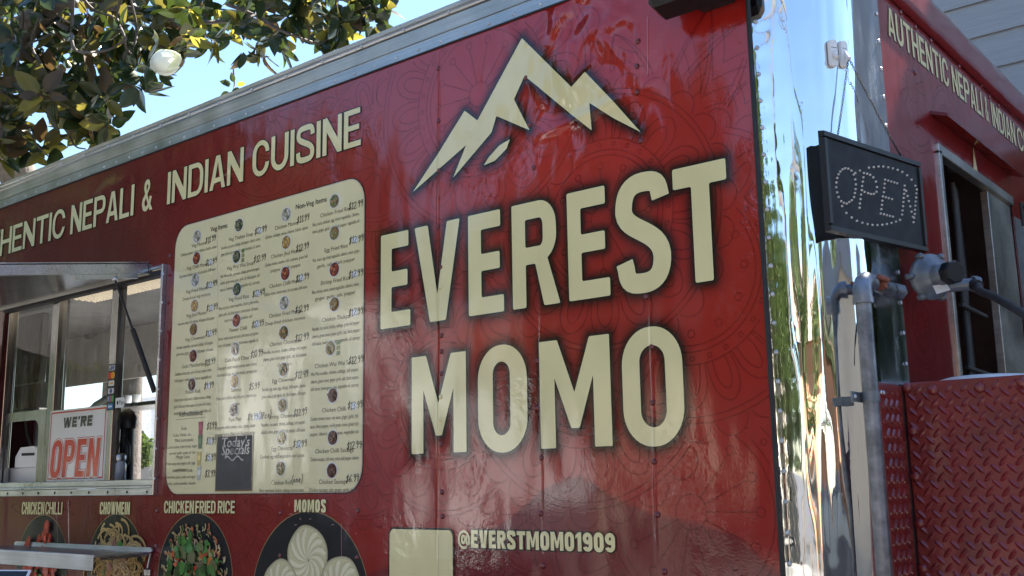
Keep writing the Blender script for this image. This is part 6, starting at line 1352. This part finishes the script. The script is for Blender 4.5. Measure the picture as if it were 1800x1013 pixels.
def car(x, y, rz, col, lab, L_=4.5, W_=1.8):
    t = thing('parked_car', lab, 'car', (x, y, 0)); M_ = Matrix.Translation((x, y, 0)) @ Matrix.Rotation(rz, 4, 'Z'); m_, nt, p = mat('car_paint'); p.inputs['Base Color'].default_value = (*col, 1); p.inputs['Roughness'].default_value = .25; p.inputs['Coat Weight'].default_value = 1; p.inputs['Metallic'].default_value = .3
    low = [(-2.2, .28), (2.2, .28), (2.25, .6), (2.1, .82), (1.1, .95), (-1.7, 1.0), (-2.2, .9), (-2.28, .55)]; top = [(1.05, .95), (.35, 1.42), (-.2, 1.5), (-1.2, 1.46), (-1.95, 1.0)]
    mb = MB(); h_ = W_/2; mb.prism(fillet(low, .08), lambda a, b: M_ @ Vector((a, -h_, b)), lambda a, b: M_ @ Vector((a, h_, b)), 0, (1, 1, 1), False); g_ = h_*.80
    mb.prism(top, lambda a, b: M_ @ Vector((a, -g_-(.08 if b < 1.1 else 0), b)), lambda a, b: M_ @ Vector((a, g_+(.08 if b < 1.1 else 0), b))); mb.build('body', m_, t)
    for sg in (-1, 1):
        for wn in ([(.85, 1.0), (.32, 1.36), (-.3, 1.42), (-.3, 1.0)], [(-.4, 1.0), (-.4, 1.42), (-1.15, 1.39), (-1.65, 1.03)]):
            mb = MB(); f0 = lambda a, b: M_ @ Vector((a, sg*(g_+.09-(b-1.0)*.19), b)); f1 = lambda a, b: M_ @ Vector((a, sg*(g_+.06-(b-1.0)*.19), b)); mb.prism(wn, f0, f1); mb.build('window', M_gl, t)
        for wx in (1.4, -1.4):
            mb = MB(); c = M_ @ Vector((wx, sg*(h_-.10), .33)); a_ = (M_.to_3x3() @ Vector((0, sg, 0))); mb.lathe([(.2, -.1), (.31, -.1), (.33, -.06), (.33, .08), (.30, .115), (.2, .115)], c, a_, 22); w_ = mb.build('wheel', M_dark, t); mb = MB(); mb.lathe([(.0002, .10), (.06, .115), (.19, .09), (.205, .118)], c, a_, 18); mb.build('rim', M_steel, w_)
    mb = MB(); mb.prism([(1.02, .99), (.42, 1.395), (.40, 1.40), (1.0, 1.0)], lambda a, b: M_ @ Vector((a+.03, -g_*.92, b+.01)), lambda a, b: M_ @ Vector((a+.03, g_*.92, b+.01))); mb.build('windscreen', M_gl, t)
    for sg in (-1, 1): mb = MB(); mb.bbox((2.16, sg*.7-.2, .62), (2.24, sg*.7+.2, .76), .02, 0, (1, 1, 1), M_); mb.build('headlight', M_white, t)
car(3.0, -3.7, R(45), (.012, .014, .02), 'dark blue-black car parked beside the trailer, mirrored in the polished corner')
car(-24.0, -8.6, R(2), (.5, .51, .52), 'silver car parked at the opposite kerb')
house(13.5, 20, -8, 7, 4.6, (.42, .36, .28), 'unseen long tan building added on the right to dim the polished corner', M_roofg)  # unseen building, added to dim the white band mirrored in the corner
bt = thing('glare_truck', 'unseen white box truck added opposite the menu board for its reflected glare', 'truck', (-13.2, -9.0, 0))  # unseen truck, added so its sunlit box mirrors as glare in the film
mb = MB(); mb.bbox((-16.4, -10.2, .95), (-11.0, -7.9, 4.1), .04); mb.build('cargo_box', M_white, bt)
mb = MB(); mb.prism(fillet([(-10.9, .55), (-9.0, .55), (-8.95, 1.25), (-9.2, 1.6), (-9.75, 2.75), (-10.9, 2.8)], .08), lambda a, b: (a, -10.05, b), lambda a, b: (a, -8.05, b)); CB = mb.build('cab', M_white, bt)
mb = MB(); mb.prism([(-9.35, 1.55), (-9.85, 2.55), (-10.6, 2.55), (-10.6, 1.55)], lambda a, b: (a, -8.045, b), lambda a, b: (a, -8.03, b)); mb.build('window', M_gl, CB)
mb = MB(); mb.box((-16.2, -9.6, .6), (-10.9, -8.5, .94)); mb.build('chassis', M_dark, bt)
for wx in (-9.9, -14.6):
    for wy in (-8.15, -9.95):
        mb = MB(); mb.lathe([(.2, -.13), (.40, -.13), (.44, -.08), (.44, .08), (.40, .13), (.2, .13)], (wx, wy, .444), (0, 1, 0), 22); wl = mb.build('wheel', M_dark, bt); mb = MB(); mb.lathe([(.0002, .1), (.1, .13), (.24, .08), (.25, -.1)], (wx, wy, .444), (0, 1, 0), 18); mb.build('rim', M_steel, wl)
cw = at(252, 838, 8.5); car(cw.x-1.3, 8.5, R(15), (.7, .71, .72), 'white car parked in the yard beyond the trailer window')
